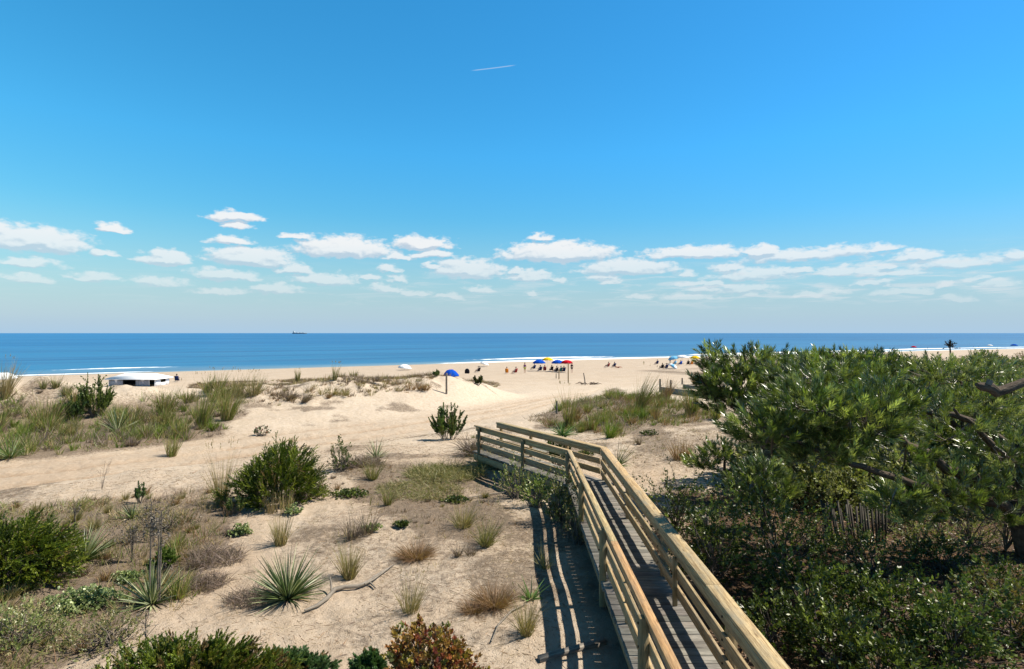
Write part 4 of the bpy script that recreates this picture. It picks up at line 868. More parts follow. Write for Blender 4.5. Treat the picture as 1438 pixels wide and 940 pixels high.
def deadplant(px, py, top, label, n=8, sp=.25, r=.006, C=(.5, .35, .3), tips=True, name='dead_plant', tipc=((.14, .08, .05), (.10, .06, .045)), xy=None):
    x, y, z = at(px, py) if xy is None else xy; H_ = top*y/F; mb = MB()
    for i in range(n):
        a = random.uniform(0, 6.283); s = random.uniform(0, sp)*H_; t = np.array([math.cos(a)*s, math.sin(a)*s, H_*random.uniform(.7, 1)]); tube(mb, [(0, 0, 0), t*np.array([.35, .35, .5]), t], [r, r*.8, r*.4], 4, C, cap=False)
        for j in range(5):
            f = random.uniform(.45, .95); p = t*f; b = random.uniform(0, 6.28); q = p+np.array([math.cos(b)*.12, math.sin(b)*.12, .12])*H_; tube(mb, [p, q], [r*.5, r*.3], 4, C, cap=False)
            if tips: diamonds(mb, np.repeat(q[None], 4, 0), rng.normal(size=(4, 3)), .03, .018, pal(list(tipc), 4))
    return tag(mb.obj(name, M_TWIG, loc=(x, y, z)), label, 'dead plant')
deadplant(105, 745, 50, 'brown weed stalk behind the grey green yucca', 4, .2)
deadplant(143, 690, 42, 'thin bare weed standing in front of the sandy track', 5, .35, .004, tips=False)
deadplant(216, 760, 55, 'dark seed heads of a dead weed behind the pale yucca', 12, .5)
deadplant(185, 790, 60, 'rusty leaved dead bush between the two left yuccas', 16, .5, .005, (.7, .4, .25), tipc=((.30, .16, .08), (.22, .17, .07)))
deadplant(205, 960, 110, 'tall bare dark stem standing in front of the pale yucca', 2, .05, .008)
deadplant(1032, 720, 60, 'bare dark sapling stem in front of the right hand sand', 4, .2, .006, tips=True)

# ------------------------------------------------------------------ pines and scrub on the right
NEED = [(.075, .115, .022), (.14, .18, .03), (.34, .38, .12), (.028, .046, .012), (.05, .08, .016)]
NEED2 = [(.17, .20, .06), (.24, .26, .09), (.11, .15, .035), (.32, .33, .15)]
def pine(name, label, base, trunk, limbs, pads, cols=NEED, nneed=44, nL=.14, nW=.012, shoot=.20, seed=0, dens=1.7):
    "trunk: points; limbs: polylines with radii; pads: (centre, radii, number of shoots) of needle brushes"
    B = np.array(base, float); root = empty(name, tuple(B)); tag(root, label, 'pine tree')
    mb = MB(); tube(mb, [np.array(p)-B for p, r in trunk], [r for p, r in trunk], 10); mb.obj('trunk', M_BARK, root, smooth=True)
    S_ = []; 
    for pl in limbs:
        mb = MB(); pts = [np.array(p)-B for p, r in pl]; rr = [r for p, r in pl]; fine_ = []; fr = []
        for a, b, ra, rb in zip(pts[:-1], pts[1:], rr[:-1], rr[1:]):
            for k in range(4):
                f = k/4; fine_.append(a*(1-f)+b*f+rng.normal(size=3)*.35*ra); fr.append(ra*(1-f)+rb*f)
        fine_.append(pts[-1]); fr.append(rr[-1]); tube(mb, fine_, fr, 8); mb.obj('limb', M_BARK, root, smooth=True); S_ += fine_[3:]
    S_ = np.array(S_); cr = MB()
    for (c, rad, n) in pads:
        n = int(n*dens)
        c = np.array(c)-B; rad = np.array(rad)
        i = np.argmin(np.linalg.norm(S_-c, axis=1)); s = S_[i]; sub = []
        for q in range(max(3, n//22)):
            t = c+nrm(rng.normal(size=3))*rad*.55*rng.random()**.4; t[2] -= rad[2]*.15; m_ = s*.45+t*.55+np.array([0, 0, -.08])+rng.normal(size=3)*.06
            tube(cr, [s, m_, t], [.020, .013, .006], 5, (.11, .08, .06), cap=False); sub += [m_, (m_+t)/2, t]
        sub = np.array(sub)
        d = nrm(rng.normal(size=(n, 3))); d[:, 2] = d[:, 2]*.75+.12; r = .45+.6*rng.random(n)**.5
        P = c+d*rad*r[:, None]
        A = d*np.array([.9, .9, .35])+np.array([0, 0, .75])+rng.normal(size=d.shape)*.2+nrm(np.array([c[0], c[1], 0])+1e-6)*.3
        C = pal(cols, n, .42)
        sprigs(cr, P, A, shoot*(.7+.6*rng.random(n)), nneed, nL, nW, .66, C, .30, -.05, mid=.35, taper=.15)
        cr_b = rng.random(n) < .3
        for p in P[cr_b]:
            j = np.argmin(np.linalg.norm(sub-p, axis=1)); tube(cr, [sub[j], (sub[j]+p)/2+np.array([0, 0, -.02]), p], [.007, .005, .004], 4, (.15, .11, .07), cap=False)
    cr.obj('crown', M_NEEDLE, root); return root
# near pine: trunk at the right edge of the view
tb = (8.95, 9.7, hz(8.95, 9.7)-.1)
def Q(px, py, d, w, h, n, dd=None): r = d/F; return (P3(px, py, d), (w*r*.5, (dd or w*r*.42), h*r*.5), n)
pine('pine_tree', 'near pine with thick dark trunk at the right edge and long branches reaching left', tb,
     [(tb, .27), (P3(1440, 740, 9.7), .22), (P3(1428, 690, 9.6), .18), (P3(1436, 640, 9.7), .13), (P3(1450, 590, 9.8), .09)],
     [[(P3(1430, 700, 9.65), .13), (P3(1350, 666, 9.3), .085), (P3(1300, 640, 9.0), .07), (P3(1252, 608, 8.7), .05), (P3(1215, 590, 8.5), .03), (P3(1170, 575, 8.3), .018)],
      [(P3(1428, 715, 9.6), .11), (P3(1345, 693, 9.2), .075), (P3(1262, 674, 8.8), .055), (P3(1193, 650, 8.4), .04), (P3(1130, 625, 8.1), .022), (P3(1070, 600, 8.0), .014)],
      [(P3(1436, 660, 9.7), .09), (P3(1395, 630, 9.5), .06), (P3(1370, 600, 9.3), .04), (P3(1340, 575, 9.1), .02)],
      [(P3(1440, 640, 9.7), .08), (P3(1360, 590, 10.0), .055), (P3(1260, 568, 10.3), .04), (P3(1190, 545, 10.5), .025), (P3(1130, 530, 10.6), .015)]
      ],
     [Q(1190, 600, 8.4, 130, 90, 120), Q(1130, 585, 8.3, 110, 80, 85), Q(1075, 610, 8.2, 100, 55, 60), Q(1150, 640, 8.3, 120, 60, 65), Q(1235, 575, 8.9, 90, 70, 60),
      Q(1260, 640, 8.8, 90, 40, 22), Q(1140, 535, 10.4, 130, 60, 70), Q(1210, 545, 10.3, 110, 60, 55), Q(1290, 575, 10.0, 80, 50, 24),
      Q(1410, 640, 9.3, 90, 60, 45), Q(1330, 690, 9.0, 110, 60, 45), Q(1380, 720, 9.2, 90, 60, 36), Q(1260, 710, 8.8, 60, 70, 34), Q(1290, 725, 9.0, 40, 50, 14), Q(1340, 610, 9.3, 80, 40, 18), Q(1420, 690, 9.2, 70, 50, 26)])
b2 = (4.6, 13.6, hz(4.6, 13.6)-.1); b2 = (*P3(1085, 690, 13.4)[:2], hz(*P3(1085, 690, 13.4)[:2])-.1)
pine('pine_tree', 'dark green pine left of the others with its crown against the sea and sand', b2,
     [(b2, .16), (P3(1075, 620, 13.4), .12), (P3(1060, 570, 13.5), .09), (P3(1050, 520, 13.6), .05), (P3(1045, 500, 13.6), .02)],
     [[(P3(1070, 600, 13.4), .08), (P3(1030, 570, 13.2), .05), (P3(1000, 555, 13.1), .025), (P3(982, 530, 13.1), .014)], [(P3(1062, 570, 13.5), .07), (P3(1020, 535, 13.5), .045), (P3(1003, 510, 13.5), .02)],
      [(P3(1060, 560, 13.5), .06), (P3(1100, 530, 13.7), .04), (P3(1140, 515, 13.9), .02)], [(P3(1072, 600, 13.4), .06), (P3(1120, 570, 13.2), .04), (P3(1150, 550, 13), .02)]],
     [Q(1045, 521, 13.6, 90, 55, 75), Q(1000, 509, 13.5, 28, 44, 16), Q(1030, 545, 13.2, 90, 55, 70), Q(1000, 548, 13.1, 50, 50, 30), Q(1085, 530, 13.7, 80, 55, 55), Q(1075, 570, 13.3, 110, 50, 70), Q(1030, 575, 13.1, 80, 34, 34), Q(1090, 506, 13.7, 36, 18, 10), Q(1120, 560, 13.2, 60, 60, 34)],
     nneed=36, nW=.018, nL=.16, shoot=.24)
b3 = at(1170, 690)
pine('pine_tree', 'middle pine whose top row of needle tips stands against the sea', (P3(1190, 640, 16)[0], 16, hz(P3(1190, 640, 16)[0], 16)-.1),
     [((P3(1190, 640, 16)[0], 16, hz(P3(1190, 640, 16)[0], 16)-.1), .15), (P3(1185, 580, 16), .10), (P3(1180, 530, 16), .06), (P3(1178, 508, 16), .02)],
     [[(P3(1185, 580, 16), .07), (P3(1140, 540, 15.6), .04), (P3(1110, 515, 15.5), .015)], [(P3(1185, 575, 16), .07), (P3(1230, 535, 16.2), .04), (P3(1270, 510, 16.4), .015)], [(P3(1182, 540, 16), .04), (P3(1210, 510, 16), .02), (P3(1225, 506, 16), .012)]],
     [Q(1175, 514, 16, 110, 34, 90), Q(1130, 520, 15.6, 60, 46, 45), Q(1225, 517, 16.2, 90, 36, 55), Q(1160, 530, 15.5, 110, 46, 50), Q(1240, 530, 16.2, 80, 34, 34), Q(1200, 555, 15.5, 90, 40, 30)],
     nneed=34, nW=.021, nL=.17, shoot=.26)
b7 = (P3(1360, 600, 15)[0], 15.0, 0); b7 = (b7[0], b7[1], hz(b7[0], b7[1])-.1)
pine('pine_tree', 'light olive pine filling the thicket behind the near pine at right', b7, [(b7, .16), (P3(1355, 600, 15), .10), (P3(1350, 540, 15), .04)],
     [[(P3(1356, 610, 15), .08), (P3(1310, 560, 14.8), .05), (P3(1270, 530, 14.6), .02)], [(P3(1356, 600, 15), .08), (P3(1400, 560, 14.6), .05), (P3(1440, 540, 14.4), .02)], [(P3(1354, 570, 15), .06), (P3(1345, 530, 15.4), .02)]],
     [Q(1300, 530, 15, 100, 46, 50), Q(1360, 525, 15.2, 100, 36, 50), Q(1425, 555, 14.5, 90, 50, 45), Q(1370, 575, 14.2, 110, 50, 60), Q(1300, 580, 14.2, 90, 50, 45), Q(1420, 610, 13.6, 90, 44, 40)], cols=NEED2+NEED[:2], nneed=34, nW=.019, nL=.17, shoot=.25)
b4 = at(1072, 742)
pine('young_pine', 'small dark young pine in front of the shaded bushes', b4, [(b4, .05), (tuple(np.array(b4)+[0, 0, .7]), .035), (tuple(np.array(b4)+[0, 0, 1.25]), .012)],
     [[(tuple(np.array(b4)+[0, 0, .5]), .03), (tuple(np.array(b4)+[.3, -.1, .8]), .01)], [(tuple(np.array(b4)+[0, 0, .6]), .03), (tuple(np.array(b4)+[-.3, 0, .95]), .01)]],
     [(tuple(np.array(b4)+[0, 0, 1.05]), (.28, .28, .22), 26), (tuple(np.array(b4)+[.3, -.1, .75]), (.3, .25, .2), 22), (tuple(np.array(b4)+[-.32, 0, .8]), (.3, .25, .25), 22), (tuple(np.array(b4)+[0, -.2, .5]), (.35, .25, .2), 18)])
b5 = (P3(1040, 640, 14.6)[0]-.3, 14.9, 0); b5 = (b5[0], b5[1], hz(b5[0], b5[1])-.05)
pine('young_pine', 'low spreading pine on the sand edge below the left pine', b5, [(b5, .05), (tuple(np.array(b5)+[0, 0, .5]), .035), (tuple(np.array(b5)+[0, 0, .95]), .012)],
     [[(tuple(np.array(b5)+[0, 0, .3]), .03), (tuple(np.array(b5)+[-.6, 0, .6]), .01)], [(tuple(np.array(b5)+[0, 0, .3]), .03), (tuple(np.array(b5)+[.6, 0, .65]), .01)]],
     [(tuple(np.array(b5)+[0, 0, .8]), (.5, .4, .3), 40), (tuple(np.array(b5)+[.6, -.1, .6]), (.5, .4, .3), 36), (tuple(np.array(b5)+[-.6, 0, .55]), (.45, .4, .25), 34)], nneed=34, nW=.018, nL=.15)
# bare stub of a pine tip on the skyline and the sawn limb at the right edge
deadplant(0, 0, 0, 'x') if False else None
xy = P3(1335, 500, 33); mb = MB(); zb = hz(xy[0], xy[1])
tube(mb, [(0, 0, 0), (.05, 0, (8.3-zb)*.6), (-.05, 0, 8.3-zb)], [.08, .06, .035], 6, (.35, .3, .3))
A_ = nrm(rng.normal(size=(26, 3))*np.array([1, 1, .5])+np.array([.1, 0, .7])); sprigs(mb, np.tile(np.array([[-.05, 0, 8.2-zb]]), (26, 1)), A_, .35, 14, .16, .03, .5, pal([(.03, .05, .02), (.04, .035, .03)], 26))
tag(mb.obj('dead_pine', M_BARK, loc=(xy[0], xy[1], zb)), 'lone spindly dead pine top sticking up above the scrub on the skyline', 'dead tree')
bd = (P3(1640, 600, 5.3)[0], 5.6); bz = hz(*bd)-.1; root = empty('dead_pine', (*bd, bz)); tag(root, 'dead pine whose broken limb juts into the view at the right edge', 'dead tree')
mb = MB(); off = np.array([*bd, bz]); tube(mb, [np.array([0, 0, 0.]), np.array([-.1, 0, 1.8]), np.array(P3(1630, 500, 5.4))-off], [.16, .13, .07], 9); mb.obj('trunk', M_BARK, root, smooth=True)
mb = MB(); pts = [P3(1620, 540, 5.4), P3(1540, 515, 5.2), P3(1470, 528, 5.05), P3(1435, 538, 5.0), P3(1412, 547, 4.98), P3(1399, 551, 4.97), P3(1390, 544, 4.97), P3(1378, 543, 4.97), P3(1371, 540, 4.97)]
tube(mb, [np.array(p)-off for p in pts], [.07, .055, .042, .036, .040, .045, .046, .036, .018], 9, (1.6, 1.5, 1.5)); mb.obj('limb', M_BARK, root, smooth=True)
mb = MB(); tube(mb, [np.array(P3(1388, 541, 4.95))-off, np.array(P3(1391, 534, 4.95))-off], [.026, .022], 9, (4.5, 3.9, 3.2)); mb.obj('cut_stub', M_TWIG, root)

b6 = (8.6, 4.4, hz(8.6, 4.4)-.1)
pine('pine_tree', 'pine just outside the right edge that shades the bottom right thicket', b6, [(b6, .2), (8.5, 4.4, 6.5) and ((8.5, 4.4, 6.5), .16), ((8.3, 4.3, 8.2), .08)],
     [[((8.5, 4.4, 6.6), .09), ((7.4, 3.9, 7.3), .05), ((6.6, 3.6, 7.6), .02)], [((8.4, 4.4, 6.9), .09), ((7.6, 5.3, 7.5), .05), ((7.0, 5.8, 7.8), .02)], [((8.4, 4.4, 6.9), .09), ((9.6, 4.9, 7.5), .05)]],
     [((6.7, 3.6, 7.7), (1.1, 1.0, .5), 60), ((7.5, 5.6, 7.9), (1.0, .9, .5), 60), ((8.3, 4.3, 8.4), (1.2, 1.1, .5), 60), ((9.6, 4.9, 7.9), (1.1, 1, .5), 40), ((7.6, 4.5, 8.2), (.9, .9, .4), 50)], nneed=36, nW=.016)
# bayberry and other scrub, near
n = 0
for (px, py, w, h, nn, cols, lab, lL) in [
 (950, 748, 120, 108, 480, BAY, 'sunlit bayberry bush right beside the boardwalk railing', .06),
 (1045, 720, 110, 86, 320, BAY, 'bayberry bush behind the small young pine', .06),
 (1000, 806, 140, 138, 560, BAY, 'shaded dark bayberry bush around the weathered fence post', .065),
 (1095, 792, 150, 128, 560, BAY, 'shaded bush between the fence post and the sand fence', .065),
 (1130, 858, 170, 84, 460, BAY, 'dark glossy bush above the bottom edge, left of centre of the thicket', .07),
 (1235, 880, 170, 84, 420, BAY, 'leafy bush in the middle of the bottom right thicket', .07),
 (1330, 925, 170, 110, 460, [(.09, .13, .03), (.13, .165, .04), (.06, .09, .02)], 'lighter green bush filling the bottom right corner', .07),
 (1430, 900, 150, 110, 380, [(.09, .12, .03), (.12, .15, .04), (.16, .11, .05)], 'bush with dead twigs at the right edge below the pine trunk', .07),
 (1240, 960, 150, 60, 300, BAY, 'low bush on the bottom edge right of the railing', .07),
 (1080, 905, 120, 60, 240, BAY, 'dark low bush on the brown floor right beside the lower railing', .065),
 (1160, 930, 130, 80, 330, BAY, 'dense dark bush near the bottom edge right of the railing', .07),
 (1400, 840, 120, 50, 220, BAY, 'low leafy bush at the foot of the near pine trunk', .06),
 (1230, 810, 110, 40, 170, BAY, 'sparse bush on brown leaf litter below the sand fence', .055),
 (1205, 782, 80, 40, 150, BAY+OLV, 'tangled low bush hiding the foot of the sand fence', .05),
 (1290, 775, 100, 54, 220, BAY+OLV, 'tangled bush right of the sand fence below the long limb', .05),
 (1365, 768, 90, 46, 180, OLV, 'grey green tangle left of the near pine trunk', .045),
 (1140, 775, 70, 56, 200, BAY, 'dark bush just left of the sand fence', .055),
 (1170, 720, 120, 70, 300, OLV, 'grey green bush above the sand fence', .05),
 (1250, 745, 90, 60, 200, OLV, 'yellow green bush beside the sand fence', .05),
 (1120, 690, 120, 60, 300, BAY+OLV, 'mixed green bush under the left pine', .05),
 (1330, 800, 150, 46, 240, BAY, 'sparse low bush under the near pine', .06)]:
    leafy(px, py, w, h, lab, int(nn*.72), cols, lL*1.0, lL*.38, .8, nl=12, L=.16, name='bayberry_bush', lump=.55, shell=.3, nst=40)
# bare twiggy growth under the pine
def bare_shrub(px, py, top, label, n=14, C=(1.3, 1.15, 1)):
    x, y, z = at(px, py); H_ = top*y/F; mb = MB()
    for i in range(n):
        a = random.uniform(0, 6.283); s = random.uniform(.1, .8)*H_; t = np.array([math.cos(a)*s, math.sin(a)*s, H_*random.uniform(.5, 1)]); m_ = t*np.array([.3, .3, .55])+rng.normal(size=3)*.05; r = random.uniform(.008, .018)
        tube(mb, [(0, 0, 0), m_, t], [r, r*.7, r*.25], 5, C, cap=False)
        for j in range(4):
            p = m_+(t-m_)*random.random(); q = p+nrm(rng.normal(size=3)+np.array([0, 0, .5]))*H_*.25; tube(mb, [p, q], [r*.35, r*.15], 4, C, cap=False)
    return tag(mb.obj('bare_shrub', M_TWIG, loc=(x, y, z)), label, 'shrub')
bare_shrub(1362, 765, 58, 'pale leafless shrub left of the near pine trunk', 12, (1.8, 1.65, 1.45))
bare_shrub(1318, 750, 50, 'thin pale bare shrub under the near pine', 9, (1.6, 1.5, 1.3))
bare_shrub(1158, 782, 56, 'pale leaning bare stem left of the sand fence', 4, (1.7, 1.5, 1.3))
bare_shrub(1340, 905, 70, 'dead twigs poking out of the bottom right bushes', 14)
bare_shrub(1412, 775, 60, 'tangle of dead twigs beside the near pine trunk', 14)
# far scrub beyond the pines: copies of a few bushes
sp = []
for (cols, lL, nn) in [(OLV, .09, 330), (BAY, .09, 330), (OLV+BAY, .08, 330), ([(.17, .18, .09), (.13, .145, .06), (.22, .215, .13)], .08, 330), ([(.16, .20, .05), (.13, .17, .04)], .08, 260), ([(.20, .13, .09), (.26, .19, .13), (.14, .12, .07)], .08, 260)]:
    mb = MB(); P, d = blobpts(nn, .95, .95, .95, .1, .45, len(sp)*3, .35); A = d*np.array([1, 1, .6])+np.array([0, 0, .6])+rng.normal(size=d.shape)*.35
    sprigs(mb, P, A, .2*(.6+.8*rng.random(nn)), 13, lL, lL*.4, .9, pal(cols, nn, .25), .25, .1)
    f = mb.mesh('foliage'); f.materials.append(M_LEAF); mb = MB(); stems(mb, P, 26, .016, (.8, .7, .6)); s_ = mb.mesh('stem'); s_.materials.append(M_TWIG); sp.append((f, s_))
def scrub(x, y, k, s, sz, label, group, r_):
    root = empty('scrub_bush', (x, y, hz(x, y)-.05), r_.uniform(0, 6.28)); tag(root, label, 'shrub', group); root.scale = (s, s, sz)
    for nm, me in zip(('foliage', 'stem'), sp[k]): o = bpy.data.objects.new(nm, me); COL.objects.link(o); o.parent = root
r_ = random.Random(11); got = 0
def zone(n, pxr, dr, ks, smin, smax, label, group):
    for i in range(n):
        px = r_.uniform(*pxr); d = math.exp(r_.uniform(math.log(dr[0]), math.log(dr[1]))); x = (px-CX)/F*d
        s = r_.uniform(smin, smax)*(1 if d < 25 else 1.25); scrub(x, d, r_.choice(ks), s, s*r_.uniform(.75, 1.15), label, group, r_)
zone(62, (1120, 1540), (12.5, 21), (0, 0, 1, 2, 3, 3, 4), 1.0, 1.6, 'grey green scrub bush in the thicket just behind the near pine', 'scrub bushes behind the near pine')
zone(66, (1150, 1560), (21, 36), (0, 3, 2, 3, 4), 1.3, 1.9, 'scrub bush in the middle of the right hand thicket', 'scrub bushes in the middle of the thicket')
zone(64, (1190, 1540), (34, 54), (0, 3, 2, 5, 4, 5), 1.3, 1.8, 'scrub bush on the far rise near the sea', 'scrub bushes on the far rise')
zone(26, (1330, 1560), (52, 72), (5, 5, 3), .5, .9, 'rusty low bush on the far sandy dune', 'rusty bushes on the far sandy dune')
#PART3
# ------------------------------------------------------------------ beach people, umbrellas, chairs
def m_cloth(name, col, trans=.25):
    m, nt, out = mat(name); d = node(nt, 'ShaderNodeBsdfDiffuse', ins={0: (*col, 1)}); t = node(nt, 'ShaderNodeBsdfTranslucent', ins={0: (*col, 1)})
    a = node(nt, 'ShaderNodeMixShader', ins={0: trans}); nt.links.new(d.outputs[0], a.inputs[1]); nt.links.new(t.outputs[0], a.inputs[2]); nt.links.new(a.outputs[0], out.inputs[0]); return m
CM = {k: m_cloth(k+'_cloth', c) for k, c in dict(blue=(.012, .09, .52), yellow=(.85, .58, .03), red=(.55, .015, .03), white=(.85, .86, .88), lightblue=(.20, .52, .78), navy=(.02, .035, .12), black=(.02, .02, .025), purple=(.16, .07, .20), teal=(.05, .30, .26), maroon=(.28, .05, .05), lime=(.45, .50, .08), grey=(.35, .36, .38), orange=(.8, .3, .04)).items()}
SK = [m_plain('tanned_skin', (.42, .22, .14), .6), m_plain('light_skin', (.60, .38, .28), .6), m_plain('dark_skin', (.16, .08, .05), .6)]
HAIR = m_plain('brown_hair', (.05, .03, .02), .7); METAL = m_plain('pale_metal', (.55, .56, .58), .4)
def skinmesh(name, V, E, Rd, m, parent, root=0):
    me = bpy.data.meshes.new(name); me.from_pydata([tuple(v) for v in V], E, []); me.materials.append(m)
    o = bpy.data.objects.new(name, me); COL.objects.link(o); o.parent = parent
    sk = o.modifiers.new('skin', 'SKIN'); sv = me.skin_vertices[0].data if me.skin_vertices else None
    if sv is None:
        me.attributes; bpy.context.view_layer.objects.active = o; bpy.ops.mesh.customdata_skin_add(); sv = me.skin_vertices[0].data
    for i, r in enumerate(Rd): sv[i].radius = (r, r*.85) if not isinstance(r, tuple) else r
    sv[root].use_root = True; s = o.modifiers.new('smooth', 'SUBSURF'); s.levels = 1; s.render_levels = 1; return o
def person(loc, pose, label, shirt='blue', pants='navy', skin=0, rz=0, group=None, k=1.0, bare=False):
    root = empty('person', loc, rz); root.scale = (k,)*3; tag(root, label, 'person', group)
    if pose == 'stand':
        pel, ch, nk = (0, 0, .92), (0, .01, 1.30), (0, 0, 1.48); hd = [(0, .01, 1.56), (0, .02, 1.65), (0, .01, 1.72)]
        arms = [[(s*.17, 0, 1.40), (s*.25, .02, 1.14), (s*.24, .12, .92), (s*.235, .15, .83)] for s in (-1, 1)]
        legs = [[(s*.09, 0, .86), (s*.11, .02+.05*s, .48), (s*.12, .09*s, .08), (s*.13, .09*s+.14, .04)] for s in (-1, 1)]
    elif pose == 'sit':
        pel, ch, nk = (0, -.05, .33), (0, -.22, .68), (0, -.27, .86); hd = [(0, -.27, .94), (0, -.25, 1.03), (0, -.26, 1.10)]
        arms = [[(s*.17, -.25, .80), (s*.25, -.12, .57), (s*.20, .14, .50), (s*.17, .22, .49)] for s in (-1, 1)]
        legs = [[(s*.09, .0, .34), (s*.12, .38, .46), (s*.12, .62, .10), (s*.12, .76, .07)] for s in (-1, 1)]
    else:
        pel, ch, nk = (0, 0, .14), (0, -.38, .22), (0, -.54, .33); hd = [(0, -.59, .40), (0, -.62, .48), (0, -.64, .54)]
        arms = [[(s*.17, -.46, .30), (s*.30, -.52, .12), (s*.30, -.28, .06), (s*.29, -.20, .05)] for s in (-1, 1)]
        legs = [[(s*.09, .06, .13), (s*.12, .42, .28 if s > 0 else .12), (s*.12, .80, .08), (s*.12, .90, .12)] for s in (-1, 1)]
    V = [pel, ch, nk]+hd; E = [(0, 1), (1, 2), (2, 3), (3, 4), (4, 5)]; Rd = [.135, .155, .055, .075, .10, .07]
    for a in arms: i = len(V); V += a; E += [(1, i), (i, i+1), (i+1, i+2), (i+2, i+3)]; Rd += [.06, .045, .034, .036]
    for a in legs: i = len(V); V += a; E += [(0, i), (i, i+1), (i+1, i+2), (i+2, i+3)]; Rd += [.095, .062, .042, .045]
    skinmesh('body', V, E, Rd, SK[skin], root)
    if not bare:
        mid = tuple((np.array(pel)*.3+np.array(ch)*.7)); skinmesh('shirt', [tuple(np.array(pel)*.8+np.array(ch)*.2), mid, tuple(np.array(ch)*.8+np.array(nk)*.2), arms[0][0], arms[1][0]], [(0, 1), (1, 2), (2, 3), (2, 4)], [.16, .175, .155, .085, .085], CM[shirt], root)
    Lp = [tuple(np.array(l[0])*.45+np.array(l[1])*.55) for l in legs]; skinmesh('shorts', [pel, legs[0][0], Lp[0], legs[1][0], Lp[1]], [(0, 1), (1, 2), (0, 3), (3, 4)], [.155, .12, .095, .12, .095], CM[pants], root)
    mb = MB(); u = np.linspace(0, 2*math.pi, 11)[:-1]; c = np.array(hd[1]); rows = []
    for t in (1.75, 1.2, .7, .25): rows.append(np.stack([c[0]+.115*np.sin(t)*np.cos(u), c[1]-.015+.12*np.sin(t)*np.sin(u)-.02, c[2]+.02+.125*np.cos(t)+0*u], 1))
    i = np.arange(3)[:, None]*10; j = np.arange(10)[None]; mb.add(np.concatenate(rows), np.stack([i+j, i+(j+1) % 10, i+10+(j+1) % 10, i+10+j], -1).reshape(-1, 4)); n0 = mb.n
    mb.add(np.concatenate([rows[-1], [c+np.array([0, -.03, .155])]]), np.stack([np.arange(10), (np.arange(10)+1) % 10, np.full(10, 10)], 1)); mb.obj('hair', HAIR, root, smooth=True)
    return root
def umbrella(loc, col, label, w=2.2, h=2.1, tilt=0.0, rz=0.0, group=None, pole=True, col2=None, flat=.24):
    root = empty('beach_umbrella', loc, rz); root.rotation_euler = (0, tilt, rz); tag(root, label, 'umbrella', group)
    n = 8; mb = MB(); r = w/2; rows = [(0.0, h), (.35*r, h-.03), (.7*r, h-flat*w*.42), (r, h-flat*w), (.985*r, h-flat*w-.09)]
    m_ = 48; u = np.arange(m_)*2*math.pi/m_; sc = 1-.035*(1-np.abs(np.cos(u*n/2))); V = np.concatenate([np.stack([np.cos(u)*q*sc, np.sin(u)*q*sc, z-.04*(q/r)*(1-np.abs(np.cos(u*n/2)))], 1) for q, z in rows])
    i = np.arange(len(rows)-1)[:, None]*m_; j = np.arange(m_)[None]; mb.add(V, np.stack([i+j, i+(j+1) % m_, i+m_+(j+1) % m_, i+m_+j], -1).reshape(-1, 4)); o = mb.obj('canopy', CM[col], root)
    if col2: o.data.materials.append(CM[col2]); [setattr(p, 'material_index', int((i_ % m_)*n/m_) % 2) for i_, p in enumerate(o.data.polygons)]
    s = o.modifiers.new('thickness', 'SOLIDIFY'); s.thickness = .012
    mb = MB(); tube(mb, [(0, 0, -.2), (0, 0, h*.55), (0, 0, h+.07)], .02, 6); mb.obj('pole', METAL, root)
    mb = MB(); [tube(mb, [(0, 0, h-.35), (math.cos(a)*r*.6, math.sin(a)*r*.6, h-flat*w*.42-.01)], .007, 4) for a in np.arange(8)*math.pi/4]; mb.obj('ribs', METAL, root)
    return root
def chair(loc, col, label, rz=0, group=None):
    root = empty('beach_chair', loc, rz); tag(root, label, 'beach chair', group)
    mb = MB(); board(mb, (0, -.22, .20), (0, .26, .28), .52, .02); mb.obj('seat', CM[col], root)
    mb = MB(); board(mb, (0, -.24, .22), (0, -.50, .88), .52, .02, up=(0, 1, .3)); mb.obj('backrest', CM[col], root)
    for s in (-1, 1):
        mb = MB(); tube(mb, [(s*.28, .30, .0), (s*.28, -.10, .38), (s*.28, -.50, .92)], .013, 5); tube(mb, [(s*.28, -.34, .0), (s*.28, .24, .30)], .013, 5); tube(mb, [(s*.28, -.28, .46), (s*.28, .22, .46)], .018, 5); mb.obj('side_frame', METAL, root)
    return root
def bpt(px, py):
    y = 6.95*F/(py-HY); x = (px-CX)/F*y; return (x, y, hz(x, y))
SEA = R(-24)      # people look along the slope towards the water
def sitter(px, py, label, shirt, pants, ccol, dz=0, rz=None, skin=0, bare=False, group=None):
    x, y, z = at(px, py); rz = SEA*-1 if rz is None else rz
    chair((x, y, z), ccol, 'beach chair under the '+label.replace('person ', 'person '), rz); 
    return person((x, y, z+.0), 'sit', label, shirt, pants, skin, rz, group, bare=bare)
UG = 'beach umbrellas'
def umb(px, py, col, label, **k): return umbrella(at(px, py), col, label, **k)
umb(757, 521, 'blue', 'open blue beach umbrella, leftmost of the row of four', w=2.35, h=2.05)
umbrella(at(769, 517), 'yellow', 'yellow beach umbrella between the two blue ones', w=2.2, h=2.15)
umb(783, 522, 'blue', 'open blue beach umbrella between the yellow and the red one', w=2.2, h=2.1)
umb(796, 523, 'red', 'red beach umbrella at the right end of the row of four', w=2.1, h=2.15)
umbrella(bpt(568, 519), 'white', 'low white beach umbrella left of centre by the surf', w=2.6, h=1.1, tilt=.12)
umbrella(bpt(679, 514), 'white', 'white beach umbrella standing at the edge of the surf', w=1.9, h=1.1, tilt=.3)
x, y, z = P3(633, 527, 60); umbrella((x+.3, y, hz(x, y)-.1), 'blue', 'large blue umbrella tilted low behind the dune crest', w=1.75, h=9-49.5*60/F-hz(x, y), tilt=-.15, flat=.40)
umbrella(bpt(4, 536), 'white', 'white beach umbrella at the left edge of the view', w=3.4, h=1.5)
